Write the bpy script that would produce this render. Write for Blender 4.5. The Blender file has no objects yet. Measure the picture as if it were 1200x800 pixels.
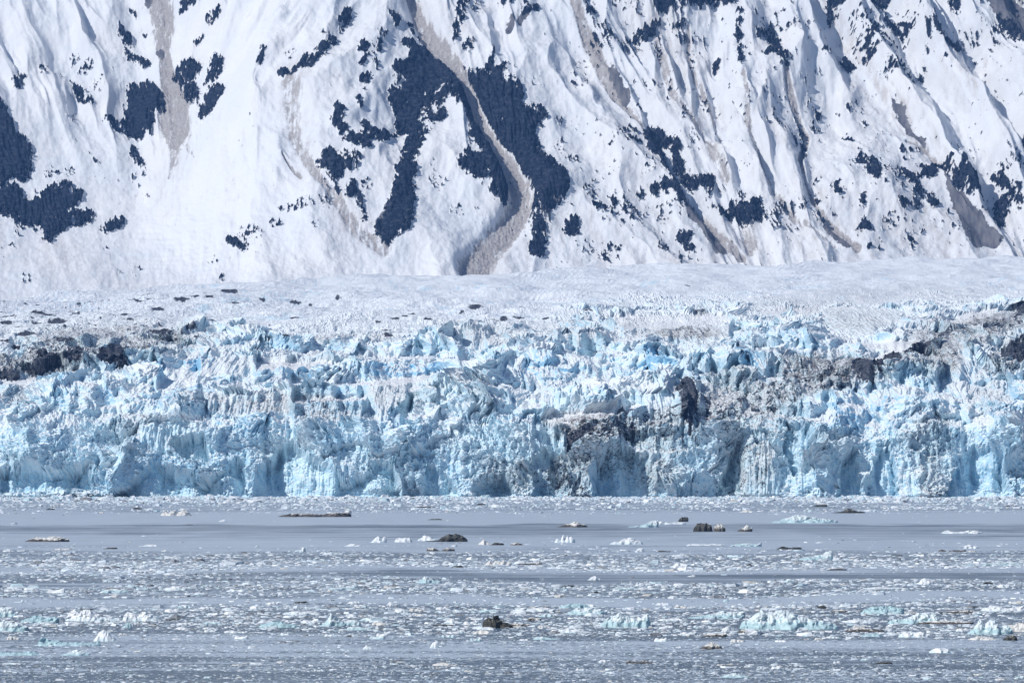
import bpy, math
import numpy as np

# ------------------------------------------------------------------ camera, light, exposure
scene = bpy.context.scene
FPX, HC, YH = 4887.0, 25.0, 522.0        # focal length in photo px, eye height above the water (m), eye-level row
cam_d = bpy.data.cameras.new("camera")
cam = bpy.data.objects.new("camera", cam_d)
scene.collection.objects.link(cam)
cam.location = (0, 0, HC)
cam.rotation_euler = (math.radians(90), 0, 0)
cam_d.sensor_width = 36.0
cam_d.lens = 36.0 * FPX / 1200.0
cam_d.shift_y = (YH - 400.0) / 1200.0
cam_d.clip_start = 1.0
cam_d.clip_end = 40000.0
scene.camera = cam

SUN_EL = math.radians(44)      # the sun stands high to the left, a little behind the viewer
SUN_DIR = (math.cos(SUN_EL) * math.sin(math.radians(-64)), -math.cos(SUN_EL) * math.cos(math.radians(-64)), math.sin(SUN_EL))
world = bpy.data.worlds.new("World")
scene.world = world
world.use_nodes = True
wn = world.node_tree
wn.nodes.clear()
sky = wn.nodes.new("ShaderNodeTexSky")
sky.sky_type = 'NISHITA'
sky.sun_disc = False
sky.sun_elevation = SUN_EL
sky.sun_rotation = math.atan2(SUN_DIR[0], SUN_DIR[1])
sky.dust_density = 0.6
sky.ozone_density = 1.6
bg = wn.nodes.new("ShaderNodeBackground")
bg.inputs["Strength"].default_value = 0.075
wo = wn.nodes.new("ShaderNodeOutputWorld")
wn.links.new(sky.outputs[0], bg.inputs[0])
wn.links.new(bg.outputs[0], wo.inputs[0])
sun_d = bpy.data.lights.new("sun", 'SUN')
sun_d.energy = 3.9
sun_d.angle = math.radians(0.5)
sun_d.color = (1.0, 0.965, 0.91)
sun = bpy.data.objects.new("sun", sun_d)
scene.collection.objects.link(sun)
from mathutils import Vector
sun.rotation_euler = Vector(SUN_DIR).to_track_quat('Z', 'Y').to_euler()
sun.location = (0, 0, 900)
vs = scene.view_settings
vs.view_transform = 'Standard'
vs.look = 'None'
vs.exposure = 0.14
vs.gamma = 1.0
vs.use_curve_mapping = False
scene.cycles.volume_bounces = 0
scene.cycles.max_bounces = 6
scene.cycles.volume_step_rate = 5

# ------------------------------------------------------------------ numpy noise
rng = np.random.default_rng(11)
PERM = np.concatenate([rng.permutation(256)] * 3).astype(np.int32)
G3 = rng.normal(size=(256, 3)).astype(np.float32)
G3 /= np.linalg.norm(G3, axis=1, keepdims=True)

def perlin(x, y, z=None):
    x = np.asarray(x, np.float32); y = np.asarray(y, np.float32)
    if z is None:
        z = np.float32(0.37)
        x, y = np.broadcast_arrays(x, y)
        xi = np.floor(x).astype(np.int32); yi = np.floor(y).astype(np.int32)
        xf = x - xi; yf = y - yi
        u = xf * xf * xf * (xf * (xf * 6 - 15) + 10); v = yf * yf * yf * (yf * (yf * 6 - 15) + 10)
        def g(a, b):
            h = PERM[PERM[(xi + a) & 255] + ((yi + b) & 255)]
            return (G3[h, 0] * (xf - a) + G3[h, 1] * (yf - b)) * 1.45
        p = g(0, 0); q = g(1, 0); r = g(0, 1); s = g(1, 1)
        p = p + u * (q - p); r = r + u * (s - r)
        return p + v * (r - p)
    x, y, z = np.broadcast_arrays(x, y, np.asarray(z, np.float32))
    xi = np.floor(x).astype(np.int32); yi = np.floor(y).astype(np.int32); zi = np.floor(z).astype(np.int32)
    xf = x - xi; yf = y - yi; zf = z - zi
    u = xf * xf * (3 - 2 * xf); v = yf * yf * (3 - 2 * yf); w = zf * zf * (3 - 2 * zf)
    out = 0
    for a in (0, 1):
        A = PERM[(xi + a) & 255]; wx = u if a else 1 - u
        for b in (0, 1):
            B = PERM[A + ((yi + b) & 255)]; wy = v if b else 1 - v
            for c in (0, 1):
                h = PERM[B + ((zi + c) & 255)]; wz = w if c else 1 - w
                out = out + wx * wy * wz * (G3[h, 0] * (xf - a) + G3[h, 1] * (yf - b) + G3[h, 2] * (zf - c))
    return out * 1.6

def fbm(x, y, octs=4, gain=0.5, lac=2.03, z=None):
    a, s, out = 1.0, 0.0, 0
    for k in range(octs):
        f = lac ** k
        out = out + a * (perlin(x * f + 17.3 * k, y * f - 9.1 * k) if z is None else perlin(x * f + 17.3 * k, y * f - 9.1 * k, z * f + 5.7 * k))
        s += a; a *= gain
    return out / s

def worley(x, y, seed=0, jit=0.9):
    """F1, F2, random id, offset to the cell point (dx, dy)"""
    r = np.random.default_rng(seed)
    JX = ((r.random(256) - .5) * jit).astype(np.float32); JY = ((r.random(256) - .5) * jit).astype(np.float32); ID = r.random(256).astype(np.float32)
    xi = np.floor(x).astype(np.int32); yi = np.floor(y).astype(np.int32)
    f1 = np.full(x.shape, 9, np.float32); f2 = f1.copy(); idn = np.zeros(x.shape, np.float32); ox = idn.copy(); oy = idn.copy()
    for a in (-1, 0, 1):
        for b in (-1, 0, 1):
            h = PERM[PERM[(xi + a) & 255] + ((yi + b) & 255)]
            dx = x - (xi + a + .5 + JX[h]); dy = y - (yi + b + .5 + JY[h])
            d = dx * dx + dy * dy
            m = d < f1
            f2 = np.where(m, f1, np.minimum(f2, d)); idn = np.where(m, ID[h], idn); ox = np.where(m, dx, ox); oy = np.where(m, dy, oy)
            f1 = np.where(m, d, f1)
    return np.sqrt(f1), np.sqrt(f2), idn, ox, oy

def sstep(a, b, x):
    t = np.clip((x - a) / (b - a), 0, 1)
    return t * t * (3 - 2 * t)

def blur(img, sig, axis=None):
    n = int(sig * 3 + 1); k = np.exp(-0.5 * (np.arange(-n, n + 1) / sig) ** 2); k = (k / k.sum()).astype(np.float32)
    for ax in ((0, 1) if axis is None else (axis,)):
        p = [(0, 0), (0, 0)]; p[ax] = (n, n)
        q = np.pad(img, p, mode='edge'); o = np.zeros_like(img)
        L = img.shape[ax]
        for i, kk in enumerate(k):
            o += kk * (q[i:i + L, :] if ax == 0 else q[:, i:i + L])
        img = o
    return img

# ------------------------------------------------------------------ outline rasters (param space of a slope, 1 unit = 1 photo px of its undisplaced surface)
class Raster:
    def __init__(s, x0, y0, x1, y1, sc=2):
        s.x0, s.y0, s.sc = x0, y0, sc
        s.w = int((x1 - x0) * sc); s.h = int((y1 - y0) * sc)
        s.a = np.zeros((s.h, s.w), np.float32)
    def _grid(s, bx0, by0, bx1, by1):
        i0 = max(0, int((bx0 - s.x0) * s.sc) - 1); i1 = min(s.w, int((bx1 - s.x0) * s.sc) + 2)
        j0 = max(0, int((by0 - s.y0) * s.sc) - 1); j1 = min(s.h, int((by1 - s.y0) * s.sc) + 2)
        if i1 <= i0 or j1 <= j0: return None
        X, Y = np.meshgrid(s.x0 + (np.arange(i0, i1) + .5) / s.sc, s.y0 + (np.arange(j0, j1) + .5) / s.sc)
        return (slice(j0, j1), slice(i0, i1)), X, Y
    def poly(s, pts, val=1.0, mode='max'):
        P = np.array(pts, float)
        g = s._grid(P[:, 0].min(), P[:, 1].min(), P[:, 0].max(), P[:, 1].max())
        if g is None: return
        sl, X, Y = g
        inside = np.zeros(X.shape, bool)
        n = len(P)
        for i in range(n):
            xa, ya = P[i]; xb, yb = P[(i + 1) % n]
            if ya == yb: continue
            c = ((ya > Y) != (yb > Y)) & (X < (xb - xa) * (Y - ya) / (yb - ya) + xa)
            inside ^= c
        s.a[sl] = np.where(inside, val if mode == 'set' else np.maximum(s.a[sl], val), s.a[sl])
    def ell(s, cx, cy, rx, ry, val=1.0, soft=True):
        g = s._grid(cx - rx * 1.6, cy - ry * 1.6, cx + rx * 1.6, cy + ry * 1.6)
        if g is None: return
        sl, X, Y = g
        r = np.sqrt(((X - cx) / rx) ** 2 + ((Y - cy) / ry) ** 2)
        v = val * (1 - sstep(.5, 1.5, r)) if soft else val * (r < 1)
        if val >= 0: s.a[sl] = np.maximum(s.a[sl], v)
        else: s.a[sl] = np.where(r < 1, 0, s.a[sl])
    def line(s, pts, val=1.0, wscale=1.0):
        P = np.array(pts, float)
        for (xa, ya, wa), (xb, yb, wb) in zip(P[:-1], P[1:]):
            m = max(wa, wb) * wscale * 1.6
            g = s._grid(min(xa, xb) - m, min(ya, yb) - m, max(xa, xb) + m, max(ya, yb) + m)
            if g is None: continue
            sl, X, Y = g
            L2 = (xb - xa) ** 2 + (yb - ya) ** 2 + 1e-6
            t = np.clip(((X - xa) * (xb - xa) + (Y - ya) * (yb - ya)) / L2, 0, 1)
            d = np.sqrt((X - xa - t * (xb - xa)) ** 2 + (Y - ya - t * (yb - ya)) ** 2)
            w = (wa + (wb - wa) * t) * wscale
            s.a[sl] = np.maximum(s.a[sl], val * (1 - sstep(.55, 1.3, d / w)))
    def samp(s, X, Y):
        fx = np.clip((X - s.x0) * s.sc - .5, 0, s.w - 1.001); fy = np.clip((Y - s.y0) * s.sc - .5, 0, s.h - 1.001)
        ix = fx.astype(np.int32); iy = fy.astype(np.int32); u = fx - ix; v = fy - iy
        A = s.a
        return (A[iy, ix] * (1 - u) + A[iy, ix + 1] * u) * (1 - v) + (A[iy + 1, ix] * (1 - u) + A[iy + 1, ix + 1] * u) * v

def P(txt):
    return [[tuple(float(c) for c in p.split(',')) for p in poly.split()] for poly in txt.strip().split(';') if poly.strip()]

# ------------------------------------------------------------------ mesh helpers
def link(o, parent=None):
    scene.collection.objects.link(o)
    if parent is not None: o.parent = parent
    return o

def mesh_from(name, V, F, mat, attrs=None, smooth=False, parent=None):
    """V (n,3); F: (m,4) quads, or list of index arrays flattened with sizes"""
    me = bpy.data.meshes.new(name)
    V = np.ascontiguousarray(V, np.float32)
    me.vertices.add(len(V)); me.vertices.foreach_set("co", V.ravel())
    if isinstance(F, tuple):
        flat, sizes = F
    else:
        F = np.asarray(F, np.int32); flat = F.ravel(); sizes = np.full(len(F), F.shape[1], np.int32)
    me.loops.add(len(flat)); me.loops.foreach_set("vertex_index", np.ascontiguousarray(flat, np.int32))
    me.polygons.add(len(sizes))
    st = np.concatenate([[0], np.cumsum(sizes)[:-1]]).astype(np.int32)
    me.polygons.foreach_set("loop_start", st)
    me.polygons.foreach_set("use_smooth", np.full(len(sizes), smooth, bool))
    for k, a in (attrs or {}).items():
        a = np.asarray(a, np.float32)
        if a.ndim == 1:
            at = me.attributes.new(k, 'FLOAT', 'POINT'); at.data.foreach_set("value", a)
        else:
            at = me.attributes.new(k, 'FLOAT_COLOR', 'POINT'); at.data.foreach_set("color", np.concatenate([a, np.ones((len(a), 1), np.float32)], 1).ravel())
    me.update(calc_edges=True)
    me.materials.append(mat)
    o = bpy.data.objects.new(name, me)
    return link(o, parent)

def grid_faces(nr, nc):
    i = np.arange(nr * nc).reshape(nr, nc)
    return np.stack([i[:-1, :-1], i[:-1, 1:], i[1:, 1:], i[1:, :-1]], -1).reshape(-1, 4)

def submesh(name, V, F, mat, attrs, smooth, parent=None):
    used = np.unique(F)
    remap = np.full(len(V), -1, np.int32); remap[used] = np.arange(len(used))
    return mesh_from(name, V[used], remap[F], mat, {k: a[used] for k, a in attrs.items()}, smooth, parent)

def tag(o, label=None, cat=None, group=None, kind=None):
    if label: o["label"] = label
    if cat: o["category"] = cat
    if group: o["group"] = group
    if kind: o["kind"] = kind
    return o

# ------------------------------------------------------------------ materials
class NT:
    def __init__(s, name, rough=0.9, spec=0.2):
        s.m = bpy.data.materials.new(name); s.m.use_nodes = True
        s.t = s.m.node_tree; s.b = s.t.nodes["Principled BSDF"]
        s.b.inputs["Roughness"].default_value = rough
        s.b.inputs["Specular IOR Level"].default_value = spec
    def n(s, typ, **kw):
        nd = s.t.nodes.new(typ)
        for k, v in kw.items(): setattr(nd, k, v)
        return nd
    def put(s, inp, v):
        if hasattr(v, 'is_output') or isinstance(v, bpy.types.NodeSocket): s.t.links.new(v, inp)
        elif isinstance(v, (tuple, list)): inp.default_value = (*v, 1) if len(v) == 3 and len(inp.default_value) == 4 else v
        else: inp.default_value = v
    def attr(s, name, color=False):
        nd = s.n("ShaderNodeAttribute"); nd.attribute_name = name
        return nd.outputs["Color" if color else "Fac"]
    def pos(s, scale=(1, 1, 1), loc=(0, 0, 0)):
        g = s.n("ShaderNodeNewGeometry"); mp = s.n("ShaderNodeMapping")
        s.put(mp.inputs["Vector"], g.outputs["Position"]); mp.inputs["Scale"].default_value = scale; mp.inputs["Location"].default_value = loc
        return mp.outputs[0]
    def noise(s, vec, scale, detail=4, rough=0.55):
        nd = s.n("ShaderNodeTexNoise"); s.put(nd.inputs["Vector"], vec); nd.inputs["Scale"].default_value = scale
        nd.inputs["Detail"].default_value = detail; nd.inputs["Roughness"].default_value = rough
        return nd.outputs["Fac"]
    def math(s, op, a, b=0.0, c=0.0, clamp=False):
        nd = s.n("ShaderNodeMath", operation=op, use_clamp=clamp)
        s.put(nd.inputs[0], a); s.put(nd.inputs[1], b)
        if op in ('MULTIPLY_ADD',): s.put(nd.inputs[2], c)
        return nd.outputs[0]
    def step(s, x, lo, hi, o0=0.0, o1=1.0):
        nd = s.n("ShaderNodeMapRange", interpolation_type='SMOOTHSTEP')
        s.put(nd.inputs["Value"], x)
        for k, v in (("From Min", lo), ("From Max", hi), ("To Min", o0), ("To Max", o1)): nd.inputs[k].default_value = v
        return nd.outputs[0]
    def mix(s, f, a, b):
        nd = s.n("ShaderNodeMix", data_type='RGBA')
        s.put(nd.inputs[0], f); s.put(nd.inputs[6], a); s.put(nd.inputs[7], b)
        return nd.outputs[2]
    def bump(s, h, strength, dist):
        nd = s.n("ShaderNodeBump"); nd.inputs["Strength"].default_value = strength; nd.inputs["Distance"].default_value = dist
        s.put(nd.inputs["Height"], h); s.put(s.b.inputs["Normal"], nd.outputs[0])
    def color(s, c): s.put(s.b.inputs["Base Color"], c)

def mat_mountain():
    t = NT("alpine_snow_and_rock", 0.85, 0.15)
    p = t.pos()
    fine = t.noise(p, 0.33, 5, .65); vfine = t.noise(p, 1.1, 3, .6)
    streak = t.noise(t.pos((1, .25, .25)), 0.16, 5, .6)
    snow = t.mix(t.step(t.noise(p, 0.012, 4), .35, .7), (.73, .765, .82), (.785, .80, .83))
    dirty = t.math('MULTIPLY', t.attr("dusty"), t.step(t.math('ADD', streak, t.math('MULTIPLY', fine, .3)), .45, .85))
    snow = t.mix(dirty, snow, (.50, .475, .475))
    sc = t.mix(t.step(fine, .3, .75), (.30, .285, .29), (.50, .48, .48))
    sc = t.mix(t.step(vfine, .58, .68), sc, (.16, .15, .16))
    f = t.math('ADD', t.attr("scree"), t.math('MULTIPLY', t.math('SUBTRACT', fine, .5), 1.5))
    f = t.math('ADD', f, t.math('MULTIPLY', t.math('SUBTRACT', streak, .5), 2.2))
    c = t.mix(t.step(f, .25, .9), snow, sc)
    gr = t.mix(t.step(streak, .35, .7), (.10, .105, .13), (.20, .20, .22))  # grey scree in shade, the shade painted in as a darker tone
    f = t.math('ADD', t.attr("shaded_scree"), t.math('MULTIPLY', t.math('SUBTRACT', fine, .5), .9))
    c = t.mix(t.step(f, .40, .60), c, gr)
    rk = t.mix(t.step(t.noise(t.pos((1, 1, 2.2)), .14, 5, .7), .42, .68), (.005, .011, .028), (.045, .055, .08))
    f = t.math('ADD', t.attr("rock"), t.math('MULTIPLY', t.math('SUBTRACT', fine, .5), .55))
    f = t.math('ADD', f, t.math('MULTIPLY', t.math('SUBTRACT', vfine, .5), .35))
    c = t.mix(t.step(f, .46, .54), c, rk)
    t.color(c)
    t.bump(fine, .5, 1.2)
    return t.m

def mat_glacier():
    t = NT("glacier_ice", 0.7, 0.25)
    p = t.pos(); fine = t.noise(p, 0.55, 5, .65); big = t.noise(p, .03, 4)
    flut = t.noise(t.pos((1, .6, .12)), 0.8, 4, .6)
    grains = t.noise(p, 1.6, 3, .6)
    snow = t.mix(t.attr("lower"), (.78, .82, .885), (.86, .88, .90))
    blue = t.mix(t.step(big, .35, .65), (.40, .67, .84), (.56, .78, .885))
    c = t.mix(t.math('MULTIPLY', t.attr("blue"), t.step(fine, .2, .62), clamp=True), snow, blue)
    f = t.math('ADD', t.attr("vivid"), t.math('MULTIPLY', t.math('SUBTRACT', fine, .5), .8))
    c = t.mix(t.math('MULTIPLY', t.step(f, .35, .9), .85), c, (.27, .56, .78))
    # wind-blown grit: grey veil and dark specks
    veil = t.math('MULTIPLY', t.attr("dirt"), t.step(flut, .32, .66))
    c = t.mix(t.math('MULTIPLY', veil, .75), c, t.mix(t.step(big, .4, .6), (.20, .195, .205), (.20, .155, .135)))
    sp = t.math('ADD', t.math('MULTIPLY', t.attr("dirt"), .215), t.math('ADD', t.math('MULTIPLY', fine, .55), t.math('MULTIPLY', grains, .45)))
    c = t.mix(t.math('MULTIPLY', t.step(grains, .50, .62), t.math('MULTIPLY', t.attr("lower"), .32)), c, (.42, .56, .68))
    c = t.mix(t.step(sp, .625, .70), c, (.085, .08, .088))
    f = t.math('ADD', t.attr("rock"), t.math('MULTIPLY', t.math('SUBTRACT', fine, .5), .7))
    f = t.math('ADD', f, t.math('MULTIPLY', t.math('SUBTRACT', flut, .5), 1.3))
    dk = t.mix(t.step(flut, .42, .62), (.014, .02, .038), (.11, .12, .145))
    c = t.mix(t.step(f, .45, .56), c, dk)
    t.color(c)
    t.bump(fine, .6, .8)
    return t.m

def mat_berg(name, light, deep, dirtcol, spec=0.3):
    """colour attributes: dirt = debris cover, deep = clear blue ice"""
    t = NT(name, 0.45, spec)
    p = t.pos(); fine = t.noise(p, 1.4, 4, .65); grains = t.noise(p, 5, 3, .6)
    c = t.mix(t.step(t.math('ADD', t.attr("deep"), t.math('MULTIPLY', t.math('SUBTRACT', fine, .5), .9)), .3, .8), light, deep)
    d = t.mix(t.step(grains, .4, .65), dirtcol, tuple(min(1, v * 2.4) for v in dirtcol))
    f = t.math('ADD', t.attr("dirt"), t.math('MULTIPLY', t.math('SUBTRACT', t.math('MULTIPLY_ADD', grains, .6, t.math('MULTIPLY', fine, .4)), .5), 1.3))
    c = t.mix(t.step(f, .42, .58), c, d)
    t.color(c); t.bump(fine, .5, .25)
    return t.m
# ------------------------------------------------------------------ the mountain face
ROCKS = P("""-30,128 0,140 9,143 12,155 18,168 28,171 34,180 38,190 36,205 34,212 20,213 8,216 0,219 -26,214 -44,190 -50,160;
-34,226 0,223 18,221 26,226 24,233 36,238 46,234 60,224 78,219 84,221 80,230 90,230 98,228 96,236 88,246 96,252 108,250 112,258 98,264 86,266 78,272 64,280 60,289 52,286 50,276 46,268 34,271 20,268 18,258 8,252 0,255 -24,262 -46,246;
120,266 132,260 145,255 148,260 140,268 128,273 120,274;
263,286 272,284 282,292 290,294 289,302 278,300 268,293;
137,42 144,50 152,55 155,65 150,67 142,62 137,54;
142,67 152,75 165,82 175,84 178,90 172,97 160,87 147,78;
147,108 160,110 172,107 180,112 186,120 191,128 192,134 186,142 176,140 180,148 178,155 176,166 160,163 150,168 146,158 142,145 146,140 146,122 152,118;
120,150 130,144 140,150 141,160 134,158 126,153;
80,101 86,104 95,117 104,124 111,132 106,132 95,127 84,116;
16,108 22,104 27,108 24,117 16,118;
210,19 218,12 224,2 230,4 236,10 233,18 224,24 214,31 209,28;
234,0 254,0 250,5 240,3;
258,6 266,-2 272,0 262,12;
238,40 248,27 256,22 254,30 242,40;
226,63 236,47 239,45 235,57 227,65;
202,96 210,83 218,80 226,78 236,77 234,84 226,93 218,101 212,103;
217,105 228,99 232,103 234,112 224,119 217,119 215,112;
240,96 244,82 250,66 253,61 256,66 264,66 260,76 252,86 246,92 242,100;
236,124 240,112 248,100 256,96 262,108 260,118 252,126 246,136 238,140 232,136;
152,177 158,181 166,192 169,205 165,212 163,200 156,192 151,185;
153,210 159,206 158,214 154,218;158,217 166,218 160,221;171,227 177,232 172,233;
150,20 154,26 162,37 158,36 150,26;163,45 176,60 172,58 164,50;
87,167 95,178 92,179;103,186 118,199 114,199 104,190;
394,45 398,28 404,23 412,25 410,33 402,43 396,51;
322,98 330,98 338,101 350,98 352,84 354,80 358,92 368,80 380,67 390,58 393,60 396,70 388,70 376,84 372,93 362,98 352,100 344,107 332,106 324,104;
300,90 304,80 312,75 308,84 304,95 300,97;
385,158 392,147 392,138 396,136 400,142 402,160 403,170 398,175 392,165;
369,207 375,199 384,190 390,193 396,202 404,208 400,218 394,222 394,236 396,243 392,238 388,222 384,214 382,220 381,234 384,235 379,228 378,213 371,211;
396,185 402,190 408,205 412,225 420,245 430,270 424,268 414,240 406,215 397,195;
403,235 410,236 418,245 416,250 406,248;
452,32 462,30 467,38 464,47 458,46 460,40 454,37;
485,-2 492,-2 488,14 485,21 484,12;
474,27 479,30 482,40 492,50 494,55 484,50 476,40 475,34;
466,58 480,58 494,62 502,60 504,70 515,80 525,92 535,105 545,122 551,132 555,150 552,150 540,138 528,130 520,122 513,128 506,138 500,150 493,160 490,175 488,185 484,220 483,250 482,278 478,285 465,284 460,292 456,296 452,296 448,290 438,285 436,278 445,268 452,262 458,235 462,215 470,198 476,175 478,165 470,160 455,175 440,182 432,176 440,168 462,165 466,152 462,140 458,128 456,115 456,105 462,95 457,92 460,85 470,86 478,70 478,63 468,62;
490,178 495,168 505,150 515,138 522,136 520,145 508,155 498,168 492,180;
415,75 425,70 432,74 431,78 418,78;416,86 430,83 424,92 417,90;439,66 446,70 444,78 438,76;438,86 443,86 442,98 438,98;
420,105 428,102 437,101 430,108 427,118 425,124 422,118;
413,131 418,131 424,140 422,146 415,140;
400,176 410,172 420,175 421,165 422,155 430,160 436,170 430,176 432,192 427,195 420,190 415,192 420,182 412,185 402,184;
546,165 550,160 560,170 566,185 575,205 585,215 598,235 598,245 590,240 580,232 570,210 556,185 544,172;
530,205 536,197 548,194 558,198 568,208 570,215 566,225 562,232 558,225 548,222 540,210;
572,215 580,216 590,222 596,232 598,242 588,248 576,243 572,235;
570,277 580,268 583,275 578,278;
555,105 565,95 575,78 579,80 576,92 570,102 578,97 588,94 584,108 590,112 600,115 605,122 612,132 610,142 622,146 632,141 640,158 632,158 626,162 628,175 632,192 645,207 655,218 660,222 660,232 668,238 660,248 650,250 640,260 636,263 633,255 624,245 625,238 618,225 607,212 602,195 600,185 592,170 580,152 570,135 562,128 556,118;
618,303 620,290 625,278 622,268 630,265 636,268 638,280 640,292 643,298 633,303;
657,276 666,266 675,264 680,268 678,280 668,283 660,280;
692,252 698,248 705,255 704,262 695,260;711,247 716,244 722,250 718,257 712,254;724,270 730,266 728,276 724,273;
745,238 750,235 755,242 750,245 746,243;
759,232 764,228 770,234 771,243 764,244 760,238;
751,165 758,160 765,165 772,185 780,205 782,218 776,218 770,200 760,195 755,182;
762,150 765,153 775,160 783,170 781,179 774,180 764,172 760,160;
787,165 794,180 798,195 800,212 806,214 815,220 825,215 828,210 834,215 836,228 830,240 825,243 828,230 820,228 812,232 800,226 792,212 788,195 786,180;
770,228 780,226 790,230 796,245 800,260 797,265 790,255 786,245 776,238;
833,248 848,254 860,245 866,235 870,240 866,248 868,258 876,258 882,250 886,242 890,250 893,262 890,270 880,268 874,273 866,268 855,258 842,262;
791,280 800,285 808,290 804,298 812,305 816,310 804,308 798,300 793,292;770,303 778,303 782,309 770,310;
654,-2 665,-2 668,8 662,14 655,10;668,-2 690,-2 691,8 684,14 674,12;
683,28 692,24 697,32 692,39 685,36;702,58 712,54 717,58 710,62;
728,53 740,52 744,45 755,44 768,38 772,42 764,52 756,57 746,54 742,57;
722,12 738,12 750,10 750,17 735,18 724,16;
755,14 764,20 770,24 770,-2 776,-2 775,20 782,20 788,26 776,30 768,32 760,24;
784,-2 805,-2 803,12 812,8 828,0 836,8 842,12 850,6 856,14 864,18 860,27 845,26 834,18 820,26 808,28 802,18 792,8;
785,45 792,40 800,42 799,48 790,48;792,20 798,24 799,33 793,30;853,-2 877,-2 876,9 868,9;
860,38 866,40 865,60 866,85 864,105 862,108 861,90 859,60;
834,78 840,76 840,88 838,98 834,96;876,42 884,42 888,48 880,48;880,60 892,60 894,70 884,68;888,86 900,84 902,94 892,93;
744,132 750,133 752,140 746,137;
900,38 904,48 908,65 914,90 920,104 912,105 905,88 900,70 896,50;
968,-2 975,-2 978,8 990,4 1005,4 1012,10 1016,15 1004,20 990,18 976,16 974,28 970,28 969,12;
1018,-2 1036,-2 1050,2 1048,8 1030,8 1026,15 1020,8;
1035,24 1046,28 1056,38 1068,42 1072,46 1060,48 1045,45 1036,36;
1010,58 1020,55 1028,60 1022,66 1012,66;1009,68 1020,74 1034,74 1024,78 1014,80;
980,72 990,70 1000,74 1006,82 994,82 984,80;
1088,54 1096,56 1108,66 1122,64 1130,70 1120,76 1106,70 1096,68;
1072,84 1080,84 1085,92 1076,92;1098,86 1106,84 1106,90 1100,90;
1106,14 1112,14 1122,24 1120,32 1110,24;1130,-2 1138,10 1144,24 1144,32 1134,22 1128,0;1075,22 1082,24 1082,30;1190,-2 1206,-2 1206,6 1190,4;
1158,36 1175,50 1190,68 1206,84 1206,95 1185,74 1165,50;
1196,95 1206,100 1206,130 1198,118;
928,142 934,150 941,162 941,170 936,170 934,158;
953,132 960,130 962,138 956,140;1008,143 1016,145 1014,152;
986,165 990,160 1000,170 996,174 988,170;
902,130 906,133 904,140;
995,194 1005,200 1012,212 1018,208 1022,205 1028,218 1028,228 1022,235 1015,225 1005,214 998,208;
972,228 980,228 984,240 982,248 974,242;970,257 978,258 978,265 972,264;952,265 960,264 964,272 956,277;
951,235 956,245 960,253 954,248;1004,246 1009,245 1010,262 1005,264;1030,232 1034,238 1032,246;
1001,282 1010,274 1018,284 1010,286;
1045,212 1055,214 1068,222 1076,234 1078,240 1070,238 1062,228 1050,222;1066,236 1075,250 1074,260 1068,255;1048,255 1058,250 1065,258 1060,262 1050,260;
1068,214 1085,210 1100,206 1103,215 1090,220 1075,222;
1080,235 1088,238 1098,250 1098,256 1088,252 1082,244;1104,250 1112,262 1108,265;1110,272 1117,276 1114,281;
1103,204 1112,206 1114,214 1106,216;
1116,214 1130,214 1142,220 1150,232 1148,242 1138,240 1130,243 1120,235 1116,225;1142,246 1152,244 1150,250;
1160,205 1170,210 1180,225 1185,238 1172,228 1162,214;1182,225 1192,240 1198,255 1190,248 1184,236;
1166,236 1178,234 1180,245 1176,260 1172,276 1165,272 1166,255;
1196,170 1206,170 1206,200 1196,190;
1062,285 1068,290 1070,304 1064,296;
578,8 590,14 600,14 600,20 588,20;
532,28 540,20 546,15 543,28 538,45 534,60 528,72 530,55;552,-2 560,-2 558,12 554,14;561,28 565,30 562,35;
540,68 550,66 552,75 544,74;600,10 608,16 606,20;612,28 625,24 632,26 622,30 606,36;
508,78 540,88 562,105 578,140 603,185 616,225 606,238 590,225 572,205 558,178 545,135 530,110;608,225 624,240 630,262 618,262 600,280 604,255""")
HOLES = [(463,103,6,6),(496,116,2,5),(472,124,2,4),(475,146,2,4),(491,143,3,9),(515,116,5,7),(67,262,4,3),(82,254,4,4),(84,262,4,2),(100,244,4,3),(585,150,3,2),(873,250,5,6)]
SHADED_SCREE = P("""796,245 805,240 815,255 830,270 845,290 853,302 845,308 835,306 820,285 805,268 796,255;
1138,-2 1160,-2 1185,15 1206,40 1206,88 1180,66 1160,40 1145,15;
1040,118 1052,130 1062,145 1070,160 1080,172 1085,180 1076,178 1062,160 1050,140;
1142,95 1152,95 1160,110 1164,125 1160,130 1152,120;
936,185 945,182 940,200 935,215 932,205;
962,273 975,278 985,288 1000,302 988,303 975,292 965,282;
1100,212 1108,222 1125,240 1145,262 1160,280 1172,296 1165,300 1150,296 1140,303 1130,290 1125,272 1115,250 1105,230;
711,82 718,95 728,110 735,122 738,132 732,128 722,115 714,100;
612,28 625,24 620,32 610,42 606,50 603,40;590,50 600,30 600,52;
167,-2 175,-2 178,14 173,28 168,22;182,72 190,72 190,82 182,80;
640,246 655,236 662,238 650,252 638,262 632,262;805,205 808,206 811,220;
438,268 446,262 462,262 470,268 462,284 450,292 440,284""")
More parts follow.
